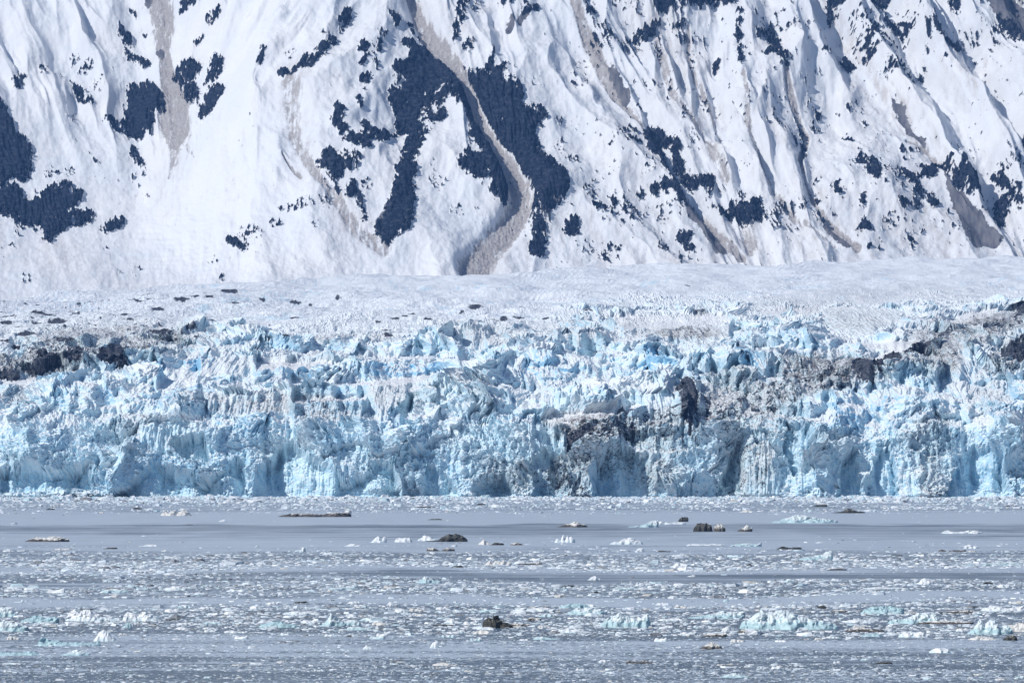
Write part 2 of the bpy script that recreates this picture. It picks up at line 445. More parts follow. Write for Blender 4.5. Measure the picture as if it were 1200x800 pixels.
SCREE = [(.85, [(176,-100,1),(182,-50,9),(185,-6,13),(190,40,13),(190,70,8),(195,90,8)]),(1, [(195,95,10),(205,115,15),(205,150,17),(203,170,8)]),(.6,[(203,170,8),(205,190,5),(198,212,1)]),(.4,[(215,165,4),(228,185,1)]),(.35,[(190,165,3),(188,180,1)]),
(1,[(455,-100,1),(464,-50,3),(474,-6,4),(500,45,8),(525,80,8),(548,115,6),(560,140,6),(575,170,7),(592,195,10),(607,225,11),(610,245,12),(598,268,13),(577,290,15),(552,322,16)]),
(.95,[(620,-90,1),(655,-4,4),(672,28,4),(690,60,6),(706,90,6),(718,112,5),(735,135,3),(750,158,3)]),
(.6,[(770,60,3),(775,85,4),(785,120,3),(810,150,4),(830,185,4),(850,225,3)]),(.55,[(804,45,2),(808,85,3),(825,120,3),(850,178,2)]),
(.6,[(866,110,2),(872,160,3),(885,200,4),(900,230,3),(930,270,3),(975,300,3)]),(.95,[(772,175,2),(785,215,4),(800,240,3),(830,270,4),(868,308,5)]),
(.9,[(915,105,3),(925,130,4),(945,165,4),(935,200,3),(940,225,3),(960,262,3),(1003,302,4)]),(.55,[(340,110,10),(345,170,7),(370,220,5),(398,250,6),(420,280,8),(450,300,8)]),
(.9,[(330,195,1.5),(352,215,2)]),(.45,[(870,265,7),(880,295,8)]),(.95,[(1062,175,3),(1085,186,3),(1102,208,2)]),
(.8,[(500,80,3),(530,75,2),(545,95,2),(555,110,2)]),(.6,[(1145,-4,6),(1190,20,8)]),(.6,[(1125,60,3),(1150,120,2),(1160,140,1),(1180,170,1)])]
DUST = [(.7,[(960,-5,14),(990,70,14),(1040,130,16),(1100,200,14)]),(.5,[(1110,60,20),(1130,130,14)]),(.55,[(770,40,14),(790,110,14),(830,180,14)]),(.5,[(800,60,10),(840,150,10)]),
(.5,[(340,100,22),(350,200,14),(430,290,22)]),(.4,[(880,60,14),(900,140,14),(930,200,14),(980,290,14)]),(.4,[(0,260,30),(60,300,26),(140,330,20)]),(.4,[(205,180,20),(195,240,18)]),
(.4,[(1060,230,25),(1150,290,30)]),(.35,[(470,20,30),(540,60,20)]),(.4,[(450,0,12),(430,20,8)]),(.5,[(640,290,30),(560,310,20)]),(.35,[(700,300,40),(900,300,40),(1180,290,40)])]
SPECK = [(290,282,12,9,.8),(60,206,10,6,.8),(80,205,8,5,.6),(48,100,6,8,.5),(22,110,10,6,.7),(50,100,7,7,.7),(66,100,7,4,.6),(86,80,6,9,.6),(100,92,10,7,.9),(112,114,7,8,.7),(70,135,6,4,.4),(85,148,8,8,.5),
(322,270,10,6,.7),(345,253,22,6,.8),(380,250,12,7,.6),(446,60,8,6,.9),(432,78,12,8,.5),(382,60,8,5,.7),(340,78,8,6,.6),(380,120,6,8,.3),(415,205,8,9,.9),(425,230,9,6,.8),(500,205,8,6,.5),(510,222,10,10,.5),(535,255,8,7,.7),
(545,70,7,8,.8),(555,20,10,12,.7),(590,100,7,10,.5),(655,182,6,10,.7),(670,200,10,5,.8),(690,238,10,14,.7),(712,265,12,8,.7),(732,258,8,12,.8),(760,212,10,8,.5),(748,205,8,8,.4),(775,262,12,10,.6),(690,295,20,8,.45),(710,303,10,7,.7),
(654,155,5,7,.9),(682,72,12,14,.4),(720,20,14,10,.5),(745,25,10,10,.6),(770,75,6,14,.7),(808,75,6,16,.6),(780,120,6,14,.6),(800,145,5,10,.7),(825,130,6,14,.6),(870,150,5,12,.6),
(1018,45,18,14,.75),(1000,40,12,10,.7),(1035,60,18,12,.6),(1010,60,14,10,.7),(1055,92,14,10,.85),(1040,98,12,9,.85),(1065,100,10,9,.7),(1075,35,20,12,.4),(965,80,8,6,.8),(990,78,18,5,.7),(943,55,5,8,.6),(925,60,14,4,.5),(945,130,8,6,.6),(955,150,8,8,.8),(905,155,4,12,.8),(1003,128,10,7,.6),
(1002,205,12,14,.4),(1036,222,8,8,.7),(1050,230,10,8,.7),(1060,240,10,7,.5),(955,222,12,4,.5),(965,222,6,6,.5),(990,245,12,12,.3),(1042,270,12,10,.6),(1060,275,8,10,.5),(1075,280,8,6,.5),(1020,240,8,20,.3),(1150,262,8,8,.6),(1190,210,8,12,.7),(1196,50,8,20,.4),(1185,30,6,14,.6),(908,265,7,10,.5),(905,305,9,4,.4),(940,255,8,6,.3),
(138,320,6,4,.5),(162,316,5,4,.6),(250,310,8,4,.5),(258,328,6,5,.7),(120,278,6,5,.4),(130,293,9,5,.5),(10,290,9,7,.5),(30,330,10,7,.5),(300,290,8,14,.4),(365,275,5,5,.4),(20,278,6,6,.4),(500,150,8,14,.3),(560,262,8,10,.3),(1090,330,3,3,.2)]
LINES = [(-150,0,-80,340),(20,0,150,340),(110,0,190,340),(182,0,205,340)]
FLOW = [[(-300,0),(-200,340)],[(-60,0),(-10,120),(40,340)],[(25,0),(60,120),(130,340)],[(110,0),(140,80),(180,340)],[(185,0),(203,130),(205,340)],[(330,0),(248,110),(235,340)],[(400,0),(310,110),(285,340)],
 [(445,0),(395,110),(400,340)],[(485,0),(520,80),(500,340)],[(520,0),(575,165),(590,340)],[(590,0),(620,180),(690,340)],[(665,0),(730,120),(850,340)],[(780,0),(810,130),(900,340)],[(890,0),(930,150),(1000,340)],
 [(960,0),(1050,140),(1170,340)],[(1110,0),(1190,120),(1300,340)],[(1220,0),(1300,120),(1420,340)],[(1500,0),(1700,340)]]

def flow_coord(U, V):
    """coordinate that is constant along the fall lines of the face (gullies and ribs)"""
    Vc = np.clip(V, -500, 400)
    pos = [np.interp(np.clip(Vc, 0, 340), [p[1] for p in f], [p[0] for p in f]) + np.minimum(Vc, 0) * (f[1][0] - f[0][0]) / (f[1][1] - f[0][1]) * .6 for f in FLOW]
    base = [f[0][0] for f in FLOW]
    q = base[0] + (U - pos[0])
    for a in range(len(FLOW) - 1):
        t = (U - pos[a]) / np.maximum(pos[a + 1] - pos[a], 8)
        q = np.where(t >= 0, base[a] + t * (base[a + 1] - base[a]), q)
    return q.astype(np.float32)

def nonuni(a, b, step, far, grow=1.07):
    c = list(np.arange(a, b + step * .5, step))
    s = step; x = c[-1]; R = []
    while x < b + far: s *= grow; x += s; R.append(x)
    s = step; x = c[0]; L = []
    while x > a - far: s *= grow; x -= s; L.append(x)
    return np.array(L[::-1] + c + R, np.float32)

def build_mountain():
    Uc = nonuni(-26, 1226, .9, 2600)
    up = []; v = -10.0; s = 1.0
    while v > -640: s *= 1.06; v -= s; up.append(v)
    Vr = np.concatenate([np.arange(372, -10.5, -.9), up]).astype(np.float32)
    U, V = np.meshgrid(Uc, Vr)
    # undisplaced face: gentle apron low on the left, steeper above
    ray = (YH - V) / FPX
    apron = sstep(420, 150, U)                                  # snow fan on the left
    m = .36 + .34 * sstep(350, 300, V) + 0.0 * U
    m = m * (1 - apron) + apron * (.20 + .50 * sstep(345, 170, V))
    m = m + .10 * sstep(200, 0, V)
    d = np.zeros_like(U); d[0] = 4560.0
    for i in range(1, len(Vr)):
        dV = Vr[i - 1] - Vr[i]
        d[i] = d[i - 1] + (d[i - 1] / FPX * dV) / (m[i] - ray[i])
    X = (U - 600) / FPX * d; Z = HC + ray * d; Y = d
    # traced outlines
    rr = Raster(-60, -20, 1260, 380, 2); ids = Raster(-60, -20, 1260, 380, 2)
    for k, p in enumerate(ROCKS):
        rr.poly(p)
        A = np.array(p); a2 = .5 * abs(np.dot(A[:, 0], np.roll(A[:, 1], 1)) - np.dot(A[:, 1], np.roll(A[:, 0], 1)))
        if a2 > 55: ids.poly(A.mean(0) + (A - A.mean(0)) * 1.0, k + 1, 'max')
    for h in HOLES: rr.ell(*h, val=-1)
    rr.a = .42 * blur(rr.a, 2.2) + .58 * blur(rr.a, 11.0)
    sp = Raster(-60, -20, 1260, 380, 1)
    for x, y, a, b, w in SPECK: sp.ell(x, y, a, b, w)
    sh = Raster(-60, -20, 1260, 380, 2)
    for p in SHADED_SCREE: sh.poly(p)
    sh.a = blur(sh.a, 3.0)
    sc = Raster(-60, -110, 1260, 380, 1); du = Raster(-60, -20, 1260, 380, 1)
    for w, l in SCREE: sc.line(l, w, 1.12)
    for w, l in DUST: du.line(l, w)
    du.a = blur(du.a, 4)
    q = blur(flow_coord(U, V), 7, 1)
    sl = V * 1.0
    n1 = fbm(q / 9, sl / 22, 4, .6); n2 = fbm(q / 9 + 40, sl / 22 + 7, 4, .6)
    iso = fbm(U / 5.0, V / 5.0, 4, .65); iso2 = fbm(U / 5.0 + 50, V / 5.0 + 9, 4, .65)
    n3 = fbm(U / 13, V / 13, 2); n4 = fbm(U / 13 + 70, V / 13 + 5, 2)
    wu = U + 2.0 * n1 + 4.2 * iso + 3.5 * n3; wv = V + 5.0 * n2 + 3.2 * iso2 + 3.5 * n4
    rock = rr.samp(wu, wv)
    mainc = Raster(-60, -20, 1260, 380, 1); mainc.line(SCREE[5][1], 1, 1.05)
    outx = (U < -54) | (U > 1230) | (V < -5)
    ragged = fbm(q / 3.2, sl / 9, 3, .6)
    crumb = fbm(U / 2.6, V / 3.0, 3, .65)
    mid = fbm(q / 7 + 11, sl / 11, 3, .55)
    rock = rock + .09 + (1.1 * ragged + 1.1 * mid + 1.2 * crumb) * sstep(.04, .30, rock) * sstep(1.25, .75, rock)
    gaps = sstep(.25, .42, fbm(q / 5 + 3, sl / 16, 3, .6) + .35 * fbm(U / 30, V / 30, 2))
    rock = rock - .8 * gaps * sstep(1.2, .6, rock)
    rock = rock - 3.0 * mainc.samp(U + 1.5 * iso, V)
    spk = sp.samp(U, V)
    sn = fbm(U / 3.6 + 9, V / 3.6, 3, .6)
    spk = np.maximum(spk, .30 * sstep(560, 700, U) * sstep(-.1, .4, fbm(U / 40, V / 25, 3)) * ~outx)
    rock = np.maximum(rock, np.where(spk > .02, .5 + (sn - (.40 - .42 * spk)) * 2.0, 0))
    snl = fbm(q / 2.6 + 31, sl / 13, 4, .6)
    ribs_ = sstep(540, 640, U) * sstep(.0, .45, fbm(U / 55 + 3, V / 40 + 8, 3)) * 1.15 + .35 * sstep(430, 380, np.abs(U - 0)) * sstep(.1, .5, fbm(U / 45, V / 35 + 20, 3))
    rock = np.maximum(rock, np.where(ribs_ > .03, .5 + (snl - (.42 - .32 * ribs_)) * 2.0, 0))
    rock = np.where(outx | (V > 345), 0, rock)
    # rock outside the traced frame: bands of the same kind of crag
    wild = fbm(q / 26, sl / 40 + 3, 4, .6) + .5 * fbm(U / 60, V / 45, 3)
    edge = np.maximum(np.maximum(-U - 54, U - 1230), -V - 5)
    rock = np.where(outx, .5 + (wild - .22) * 3 * sstep(0, 20, edge) - .4 * (1 - sstep(0, 20, edge)), rock).astype(np.float32)
    rock = np.where(V > 345, 0, rock)
    shaded_scree = sh.samp(wu, wv) * 1.15; scree = sc.samp(U + 2.2 * iso, V + 2 * iso2); scree = np.clip(1.25 * scree + (.9 * fbm(q / 2.4 + 5, sl / 26, 3, .6) + .5 * iso) * sstep(.05, .5, scree), 0, 1); dust = du.samp(wu, wv)
    shaded_scree[outx] = 0; scree[(U < -54) | (U > 1254) | (V < -105)] = 0
    right = sstep(560, 800, U)
    dust = np.clip(dust + right * .26 + .04 + .25 * fbm(q / 40, sl / 160, 3), 0, 1) * sstep(-.35, .25, fbm(q / 7, sl / 120, 3, .6))
    # relief along the fall lines
    qq = q + 6 * fbm(U / 50, V / 60, 3)
    def ridge(n): return 1 - 2 * np.abs(n)
    lo = sstep(300, 160, V); ap = 1 - apron * sstep(120, 210, V)
    qq = qq + 9 * fbm(U / 38, V / 55, 3)
    rel = 34 * ridge(perlin(qq / 66, sl / 230)) + 17 * ridge(perlin(qq / 29 + 5, sl / 100)) * (.4 + .9 * sstep(-.3, .4, fbm(U / 90, V / 70, 2))) + 5 * ridge(perlin(qq / 12, sl / 44)) * sstep(-.2, .5, fbm(U / 60 + 9, V / 50, 2)) + .9 * perlin(qq / 4.6, sl / 22) + .3 * perlin(qq / 2.2, sl / 12)
    dq = np.abs(np.gradient(q, axis=1)) / np.maximum(np.gradient(U, axis=1), 1e-3)
    att = np.clip((1.15 / np.maximum(dq, .6)) ** 1.7, .03, 1) * 1.0
    rel = rel * blur(att, 9, 1) * (.18 + .48 * ap + .18 * ap * right) * (.55 + .45 * lo)
    wide = blur(mainc.a, 9); wide /= wide.max(); mc0 = mainc.a; mainc.a = wide; near = mainc.samp(U, V) * ~outx; mainc.a = mc0
    rel = rel * (1 - .85 * sstep(.0, .7, near))
    rel += 16 * fbm(U / 150, V / 110, 3) * (.4 + .6 * lo) + 3.5 * fbm(U / 26, V / 20, 3, .5) + 1.0 * (1 - ap) * perlin(U / 40, V / 4)
    rel += 1.6 * fbm(U / 8, V / 7, 4, .6)
    gul = np.clip(sc.samp(U, V), 0, 1) ; gul = np.where((U < -54) | (U > 1254) | (V < -105), 0, gul)
    rel -= 4 * gul
    rm = sstep(.45, .95, rock)
    crag = 3.6 * ridge(fbm(U / 9, V / 9, 4, .6)) + 3 * ridge(perlin(qq / 5, sl / 20))
    rel += rm * (crag + .6)
    rel += 2 * scree * fbm(U / 3, V / 3, 2)
    rel = rel * sstep(376, 340, V)
    # large form outside the frame: summits and cols so the skyline is a real ridge
    nrm = np.array([0, -.6, .8])
    Y = Y + rel * nrm[1]; Z = Z + rel * nrm[2]; X = X + .12 * rel
    top = sstep(-100, -640, V)
    Z = Z + top * 260 * fbm(U / 240, V * 0 + 3.3, 4)
    # back side of the ridge
    Vs = [np.stack([X, Y, Z], -1)]
    last = np.stack([X[-1], Y[-1], Z[-1]], -1)
    for k in range(1, 9):
        b = last.copy(); b[:, 1] += 160 * k; b[:, 2] = np.maximum(last[:, 2] - 150 * k + 30 * fbm(Uc / 60, Uc * 0 + k), 30); Vs.append(b[None])
    W = np.concatenate(Vs, 0); nb = 8
    pad = lambda a: np.concatenate([a, np.repeat(a[-1:], nb, 0)], 0).ravel()
    attrs = {"rock": pad(rock), "shaded_scree": pad(shaded_scree), "scree": pad(scree), "dusty": pad(dust)}
    nr, nc = W.shape[:2]
    F = grid_faces(nr, nc)[:, ::-1]
    # crags that stand out become parts of the mountain
    lab = np.zeros((nr, nc), np.int32)
    ix = np.clip((wu - ids.x0) * 2, 0, ids.w - 1).astype(int); iy = np.clip((wv - ids.y0) * 2, 0, ids.h - 1).astype(int)
    L = ids.a[iy, ix].astype(np.int32)
    L[(rock < .42) | outx] = 0
    lab[:nr - nb] = L
    fl = lab.ravel()[F[:, 0]]
    cnt = np.bincount(fl)
    good = [k for k in np.argsort(-cnt) if k > 0 and cnt[k] > 60][:92]
    isg = np.zeros(max(len(cnt), 1), bool); isg[good] = True
    W = W.reshape(-1, 3); mat = mat_mountain()
    root = submesh("mountain", W, F[~isg[fl]], mat, attrs, True)
    tag(root, kind="structure", label="steep snow covered mountain face with dark blue crags and brown slide tracks", cat="mountain")
    for k in good: submesh("rock_outcrop", W, F[fl == k], mat, attrs, True, root)
    return root
MOUNTAIN = build_mountain()
# ------------------------------------------------------------------ the glacier
CREST = ([-3000,-60,0,100,200,300,450,520,600,690,760,850,900,960,1100,1200,1260,4000],[352,351,350,342,335,329,322,321,322,313,309,311,309,305,306,303,302,300])
GROCK = P("""-30,440 0,440 8,434 20,438 26,448 15,450 0,448 -30,449;
30,436 40,435 45,425 55,423 70,430 78,435 80,415 96,414 95,430 90,438 82,433 70,437 50,440 44,443 34,443;
118,425 120,412 145,411 150,425 156,428 150,438 140,443 130,438 120,436;
65,400 85,398 90,402 80,410 70,408;170,395 180,390 195,392 200,398 206,401 198,402 185,398;28,392 40,392 38,398 30,400;238,393 248,394 246,400 240,398;
800,452 806,449 812,455 816,470 818,480 815,495 812,505 808,522 804,515 806,505 797,500 793,492 795,475 796,460;
722,485 730,480 738,485 736,490 726,490;
1000,430 1002,427 1010,430 1022,430 1024,457 1010,460 1000,445;
1022,430 1036,420 1055,418 1065,425 1055,430 1042,440 1038,447 1030,440 1022,440;
1062,414 1075,408 1092,407 1095,413 1080,420 1068,424;1093,398 1105,394 1118,388 1120,392 1108,398 1100,405;
1170,420 1180,410 1195,406 1230,406 1230,430 1190,435 1175,430;1185,372 1200,366 1230,364 1230,385 1190,380;
672,507 690,500 695,505 692,515 680,516 676,530 668,540 664,525 666,512""")
GLENS = [(68,377,14,4),(44,378,7,3),(6,378,10,3),(8,372,12,1.2),(50,368,20,1.4),(106,353,5,2),(112,361,5,1.5),(75,354,4,1.4),(88,367,8,1),(125,360,6,1.5),(135,372,3,3),(145,372,3.5,3),(153,377,5,2.2),(155,352,5,1.2),(163,356,7,1.4),(172,350,9,1),(190,354,5,1),(186,365,9,1.2),(213,356,11,2),(229,353,6,2),(245,354,6,2),(268,345,12,2),(275,361,11,1.2),(253,385,4,4),(256,378,5,1.4),(211,381,3,1.4),(188,384,2,1),(34,396,8,3),(20,408,9,3),(210,401,5,2),(225,394,8,1.6),(230,401,5,2),(280,389,8,1.6),(100,396,4,2),(110,388,3,2),(8,402,7,2),(56,405,8,2),(245,398,5,3),
(346,350,8,1.6),(364,352,2.5,1.2),(396,349,3,2),(307,350,4,1.4),(346,373,5,2),(382,371,3,1.6),(316,380,1.5,1),(303,388,6,1.6),(312,403,6,2),(334,402,6,2),(370,400,2,1),(445,372,4,1),(462,375,5,2),(474,373,4,1.6),(483,370,6,2),(443,380,3,1.4),(455,388,6,1.4),(454,397,6,3),(557,363,9,2),(541,367,4,1),(576,377,8,3),(590,374,5,4),(502,378,6,1.4),
(612,362,6,1),(630,357,2,1),(608,373,6,1.5),(771,359,4,1),(805,337,3,1),(757,354,3,1),(690,369,6,1),(720,368,6,2),(640,375,5,1)]
GDIRT = [(1110,400,50,22,.7),(1105,430,22,22,.8),(850,475,55,28,.6),(705,505,60,18,.95),(720,540,40,18,.6),(1085,520,30,24,.5),(1095,560,22,22,.45),(888,550,20,34,.6),(345,480,75,16,.55),(380,490,60,14,.6),(250,482,50,10,.5),(970,440,70,20,.9),(790,520,50,22,.65),(900,500,50,25,.5),(130,405,110,22,.7),(20,470,25,14,.5),(655,560,24,22,.8),(770,560,30,22,.6),(560,470,26,24,.45),(600,560,45,20,.55),(470,470,45,20,.4),(800,395,55,9,.75),(1000,380,50,16,.45),(1160,385,40,14,.85),(1180,430,30,20,.7),(1160,470,30,20,.4),(430,545,40,10,.2),(860,450,40,14,.6),(940,360,60,10,.35),(1040,345,110,10,.3),(560,395,60,14,.4),(700,395,120,16,.3),(50,430,70,15,.6),(820,370,10,4,.8),(590,400,30,10,.4),(150,500,25,12,.4),(360,425,100,10,.25),(950,540,20,25,.3),(1200,500,40,40,.25),(995,520,30,20,.2),(120,585,60,5,.8),(410,400,60,8,.4)]
GVIVID = [(185,442,14,10,.9),(235,432,22,14,.9),(150,430,14,8,.7),(80,470,24,16,.6),(130,468,18,10,.6),(475,436,55,9,.95),(350,440,40,8,.6),(640,440,50,12,.75),(765,437,24,10,1),(875,432,22,10,.8),(1035,477,14,10,1),(1000,490,34,28,.75),(985,470,20,14,.6),(1175,480,22,30,.7),(290,432,20,10,.6),(40,500,30,20,.45),(200,475,30,12,.6),(560,425,40,8,.5),(930,395,24,12,.5),(900,440,20,14,.5),(320,560,40,14,.5),(450,565,40,12,.4),(1140,560,40,20,.45),(870,400,16,8,.4),(700,425,30,10,.6),(960,500,18,16,.5),(1100,385,30,8,.4),(720,555,40,14,.4),(570,560,30,12,.4),(1060,450,20,20,.4),(830,425,20,10,.6),(210,400,40,5,.3),(1000,410,40,8,.5)]
PINN = [(806,482,11,32,6),(1118,425,20,28,5),(1150,400,16,16,3),(560,462,26,24,4),(90,470,22,25,3.5),(985,480,30,26,3),(1180,520,24,30,4),(640,420,24,14,3),(300,540,12,38,3),(480,520,24,26,3.5),(890,545,20,38,3.5),(1012,448,13,18,4),(380,560,30,20,3),(730,560,10,26,3),(960,545,14,40,3.5),(1060,500,22,20,3),(240,470,24,16,3),(170,450,14,14,3),(420,430,30,10,2.5),(840,430,26,14,3),(950,400,30,14,3)]
WALLS = P("""228,470 300,468 340,462 400,457 455,455 460,468 420,477 360,478 352,494 300,500 240,490;165,501 240,500 242,506 235,530 190,535 155,530;340,480 430,475 425,500 370,512 335,512;
962,365 1010,362 1060,368 1050,385 1010,402 985,400 958,385;1125,375 1190,368 1180,385 1140,400 1130,395;1100,400 1112,393 1128,398 1135,420 1155,440 1160,450 1110,458 1100,440;760,392 860,385 860,405 770,408;
720,470 790,465 790,495 750,505 720,500;868,520 895,515 910,540 915,583 868,583;590,368 640,372 655,380 620,384;655,365 700,368 700,380 655,380;740,368 800,366 800,374 740,376;230,425 300,420 300,445 235,448;540,395 570,393 572,415 545,418;
640,398 700,395 700,415 645,415;1000,300 1000,300;430,470 480,468 478,500 440,502;800,450 818,455 820,520 795,515;1000,428 1024,430 1024,460 1000,460;780,425 800,428 815,450 790,450;615,500 665,500 660,530 620,530""")
FLATS = P("""340,447 400,452 520,438 535,448 460,454 400,456 340,461;340,472 430,469 428,474 345,479;885,366 965,362 962,370 905,377;610,494 700,485 745,478 758,480 720,491 650,500;700,377 815,372 860,375 855,384 730,391;
165,496 240,494 240,499 165,500;1010,426 1060,404 1090,400 1060,414 1025,427;0,450 60,440 100,438 90,448 0,460;300,425 380,428 400,436 300,440;1120,388 1180,366 1120,372 1100,380;980,405 1080,400 1040,412""")
CAVES = P("""120,586 150,577 165,562 180,547 195,549 215,562 235,567 242,573 262,557 276,537 286,546 290,586;300,586 302,560 312,545 330,525 345,523 352,536 365,542 375,547 395,557 402,570 430,560 440,545 460,548 470,586;
0,556 40,548 60,556 100,556 112,576 0,580;698,586 700,545 715,532 735,528 755,540 762,586;838,586 845,560 860,530 868,522 866,586;1015,586 1025,540 1040,520 1050,560 1052,586;1108,580 1120,545 1140,525 1160,530 1175,545 1182,586 1108,586;
618,552 640,530 655,545 656,586 628,586;498,548 520,556 540,586 498,586;560,575 590,560 610,586 560,586;880,512 900,508 905,520 885,530;730,508 790,512 780,530 740,526;145,525 160,512 166,500 150,512 128,520 130,526;920,500 945,505 950,540 930,560 915,530;625,488 660,505 650,530 625,520;455,490 485,465 482,510 458,510;200,520 240,515 245,540 215,545;980,583 985,545 1000,530 1010,583""")

def build_glacier():
    Uc = nonuni(-30, 1230, .72, 1500)
    T = np.concatenate([np.arange(0, 1, .0026), [1.0]]).astype(np.float32)      # 0 = waterline, 1 = crest of the snowfield
    crest = np.interp(Uc, *CREST).astype(np.float32)
    crest = crest + 1.6 * fbm(Uc / 55, Uc * 0, 3)
    U = np.repeat(Uc[None], len(T), 0)
    V = 584.5 + (crest[None] - 584.5) * T[:, None]
    # reference depth by row
    dref = np.interp(V, [300,312,330,360,385,400,450,480,500,520,590], [4250,3950,3450,2850,2520,2370,2140,2060,2035,2020,2000]).astype(np.float32)
    dfrac = sstep(.99, .90, T)[:, None]
    dm = blur(dref, 6, 0) / FPX; xm = (U - 600) * dm
    s = np.cumsum(-np.diff(V, axis=0, prepend=V[:1]) * dm * (1 + 1.1 * sstep(470, 350, V)), 0)
    w1 = fbm(xm / 34, s / 26, 4, .55); w2 = fbm(xm / 34 + 31, s / 26 + 11, 4, .55)
    # serac blocks: cells with a wall below and a snow top above; smaller and flatter up the glacier
    def blocks(cw, ch, seed, amp):
        f1, f2, idn, ox, oy = worley((xm + amp * w1) / cw, (s + amp * .7 * w2) / ch, seed)
        return f1, f2, idn, ox, oy
    a0 = blocks(46, 19, 7, 22); wall0 = sstep(.30, .0, a0[4] + .2 * (a0[2] - .5))
    a1 = blocks(15, 12, 1, 9); a2 = blocks(6.5, 6, 2, 6); a3 = blocks(3, 2.8, 3, 3)
    wall = sstep(.34, .12, a1[4] - .10 + .3 * (a1[2] - .5)) * .75 + .25
    wall2 = sstep(.30, .05, a2[4] + .3 * (a2[2] - .5)); wall3 = sstep(.25, -.05, a3[4] + .2 * (a3[2] - .5))
    front = sstep(478 + 10, 500 + 10, V + 9 * w1)                 # the calving cliff
    W = .42 * wall0 + .24 * wall + .20 * wall2 + .14 * wall3
    W = np.maximum(W, .35 + .6 * front)
    R = Raster(-60, 280, 1260, 600, 2)
    for p in WALLS:
        if len(p) > 2: R.poly(p)
    wl = blur(R.a, 1.2); R.a = np.zeros_like(R.a)
    for p in FLATS: R.poly(p)
    fl = blur(R.a, 1.0); R.a = np.zeros_like(R.a)
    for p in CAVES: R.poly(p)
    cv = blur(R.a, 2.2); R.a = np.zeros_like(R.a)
    iso = fbm(U / 7, V / 7, 4, .65); iso2 = fbm(U / 7 + 50, V / 7 + 9, 4, .65)
    inx = (U > -28) & (U < 1228)
    wu = U + 3.0 * iso; wv = V + 3.0 * iso2
    R.a = wl; WL = R.samp(wu, wv) * inx; R.a = fl; FLT = R.samp(U + 4 * iso, V + 2.0 * iso2) * inx; R.a = cv; CV = R.samp(U + 8 * iso, V + 8 * iso2) * inx
    upper = sstep(408, 352, V + 26 * w1 + 10 * w2 + 30 * sstep(560, 800, U))                            # smooth snowfield
    W = W * (1 - .8 * upper)
    W = np.clip(np.maximum(W, WL), 0, 1) * (1 - .95 * FLT)
    W = np.clip(W + .18 * fbm(xm / 2.6, s / 2.2, 3), 0, .98)
    g = (1 - W) ** 1.3 + .01
    dV = -np.diff(V, axis=0, prepend=V[:1])
    ddref = np.maximum(np.diff(dref, axis=0, prepend=dref[:1]), 0)
    gm = blur(g, 14, 0)
    gm = blur(gm, 10, 1)
    g = g / np.maximum(gm, .02)
    g = np.minimum(g, 4.5)
    d = dref[0] + np.cumsum(ddref * g, 0)
    # keep every column near the reference so that the crest lines up
    err = blur(d, 30, 0) - blur(dref, 30, 0)
    d = d - err * sstep(0, .35, T)[:, None]
    up2 = sstep(405, 362, V + 5 * w1)
    ds = blur(d, 2.2, 1)
    dwide = blur(blur(d, 9, 1), 3, 0)
    d = ds * (1 - up2) + dref * up2
    d = np.maximum.accumulate(d, 0)
    # bays and headlands of the calving front
    bay = 26 * fbm(xm / 95, s * 0 + .5, 3) + 10 * fbm(xm / 30, s / 200, 2)
    d = d + bay * sstep(420, 500, V)
    X = (U - 600) / FPX * d; Y = d.copy(); Z = HC + (YH - V) / FPX * d
    base0 = Z[:1].copy(); Z = Z - base0 * sstep(540, 584.5, V)   # waterline at sea level wherever the front stands
    # relief: rounded blocks, billows, crumbs, flutes
    rough = 1 - .97 * upper
    sc_ = d / 2000.
    b1 = (.55 - a1[0]) * 7.5 + (a1[2] - .5) * 5
    b2 = (.5 - a2[0]) * 4.4 + (a2[2] - .5) * 3
    b3 = (.5 - a3[0]) * 2.0 + (a3[2] - .5) * 1.0
    def ridged(n): return 1 - 2 * np.abs(n)
    def bil(x, y, z): return 1 - 2.2 * np.abs(perlin(x, y, z))
    zz = d * .02
    clean = sstep(.08, .32, fbm(xm / 20 + 5, s / 17, 3)) * sstep(.3, .6, W)
    smooth_w = np.maximum(sstep(.3, .8, WL), FLT * .8)
    calm = np.maximum(np.clip(np.maximum(smooth_w, sstep(.3, .8, CV) * .7), 0, 1), .8 * clean)
    dx1 = 1.2 * perlin(xm / 5 + 3, s / 5, zz); dx2 = 1.2 * perlin(xm / 5 + 9, s / 5 + 4, zz)
    fine = 2.2 * bil((xm + dx1) / 9, (s + dx2) / 8, zz) + 1.9 * bil((xm + dx2) / 4.2, (s + dx1) / 3.8, zz) + 1.9 * bil(xm / 2.1, s / 1.8, zz) + 1.7 * bil(xm / 1.15 + 8, s / 1.0, zz) + .9 * perlin(xm / .62, s / .6, zz)
    flute = 1.0 * bil(xm / 4.4, s / 30, zz * .3) + .9 * bil(xm / 1.9, s / 14, zz * .3) + .5 * bil(xm / .95, s / 5, zz) + .5 * bil(xm / 2.2, s / 2.0, zz) + .30 * perlin(xm / .7, s / 5, zz)
    amp = .42 + .85 * sstep(-.3, .4, fbm(xm / 40, s / 26, 3))
    b0 = (.5 - a0[0]) * 9 + (a0[2] - .5) * 11 + 5 * ridged(perlin((xm + 1.5 * s) / 42, (s - .12 * xm) / 13, zz)) + 3 * ridged(perlin(xm / 24 + 7, (s - .1 * xm) / 9, zz))
    rel = (b0 + b1 * .8 + b2 * .3 + b3 * .2) * rough * (1 - .75 * calm) * amp + fine * rough * (1 - .88 * calm) * amp + flute * calm * rough * sstep(.25, .7, WL + CV + clean)
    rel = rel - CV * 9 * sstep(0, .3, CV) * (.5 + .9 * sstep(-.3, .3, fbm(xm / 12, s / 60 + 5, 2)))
    rel = rel + 3.2 * WL * (1 - FLT)
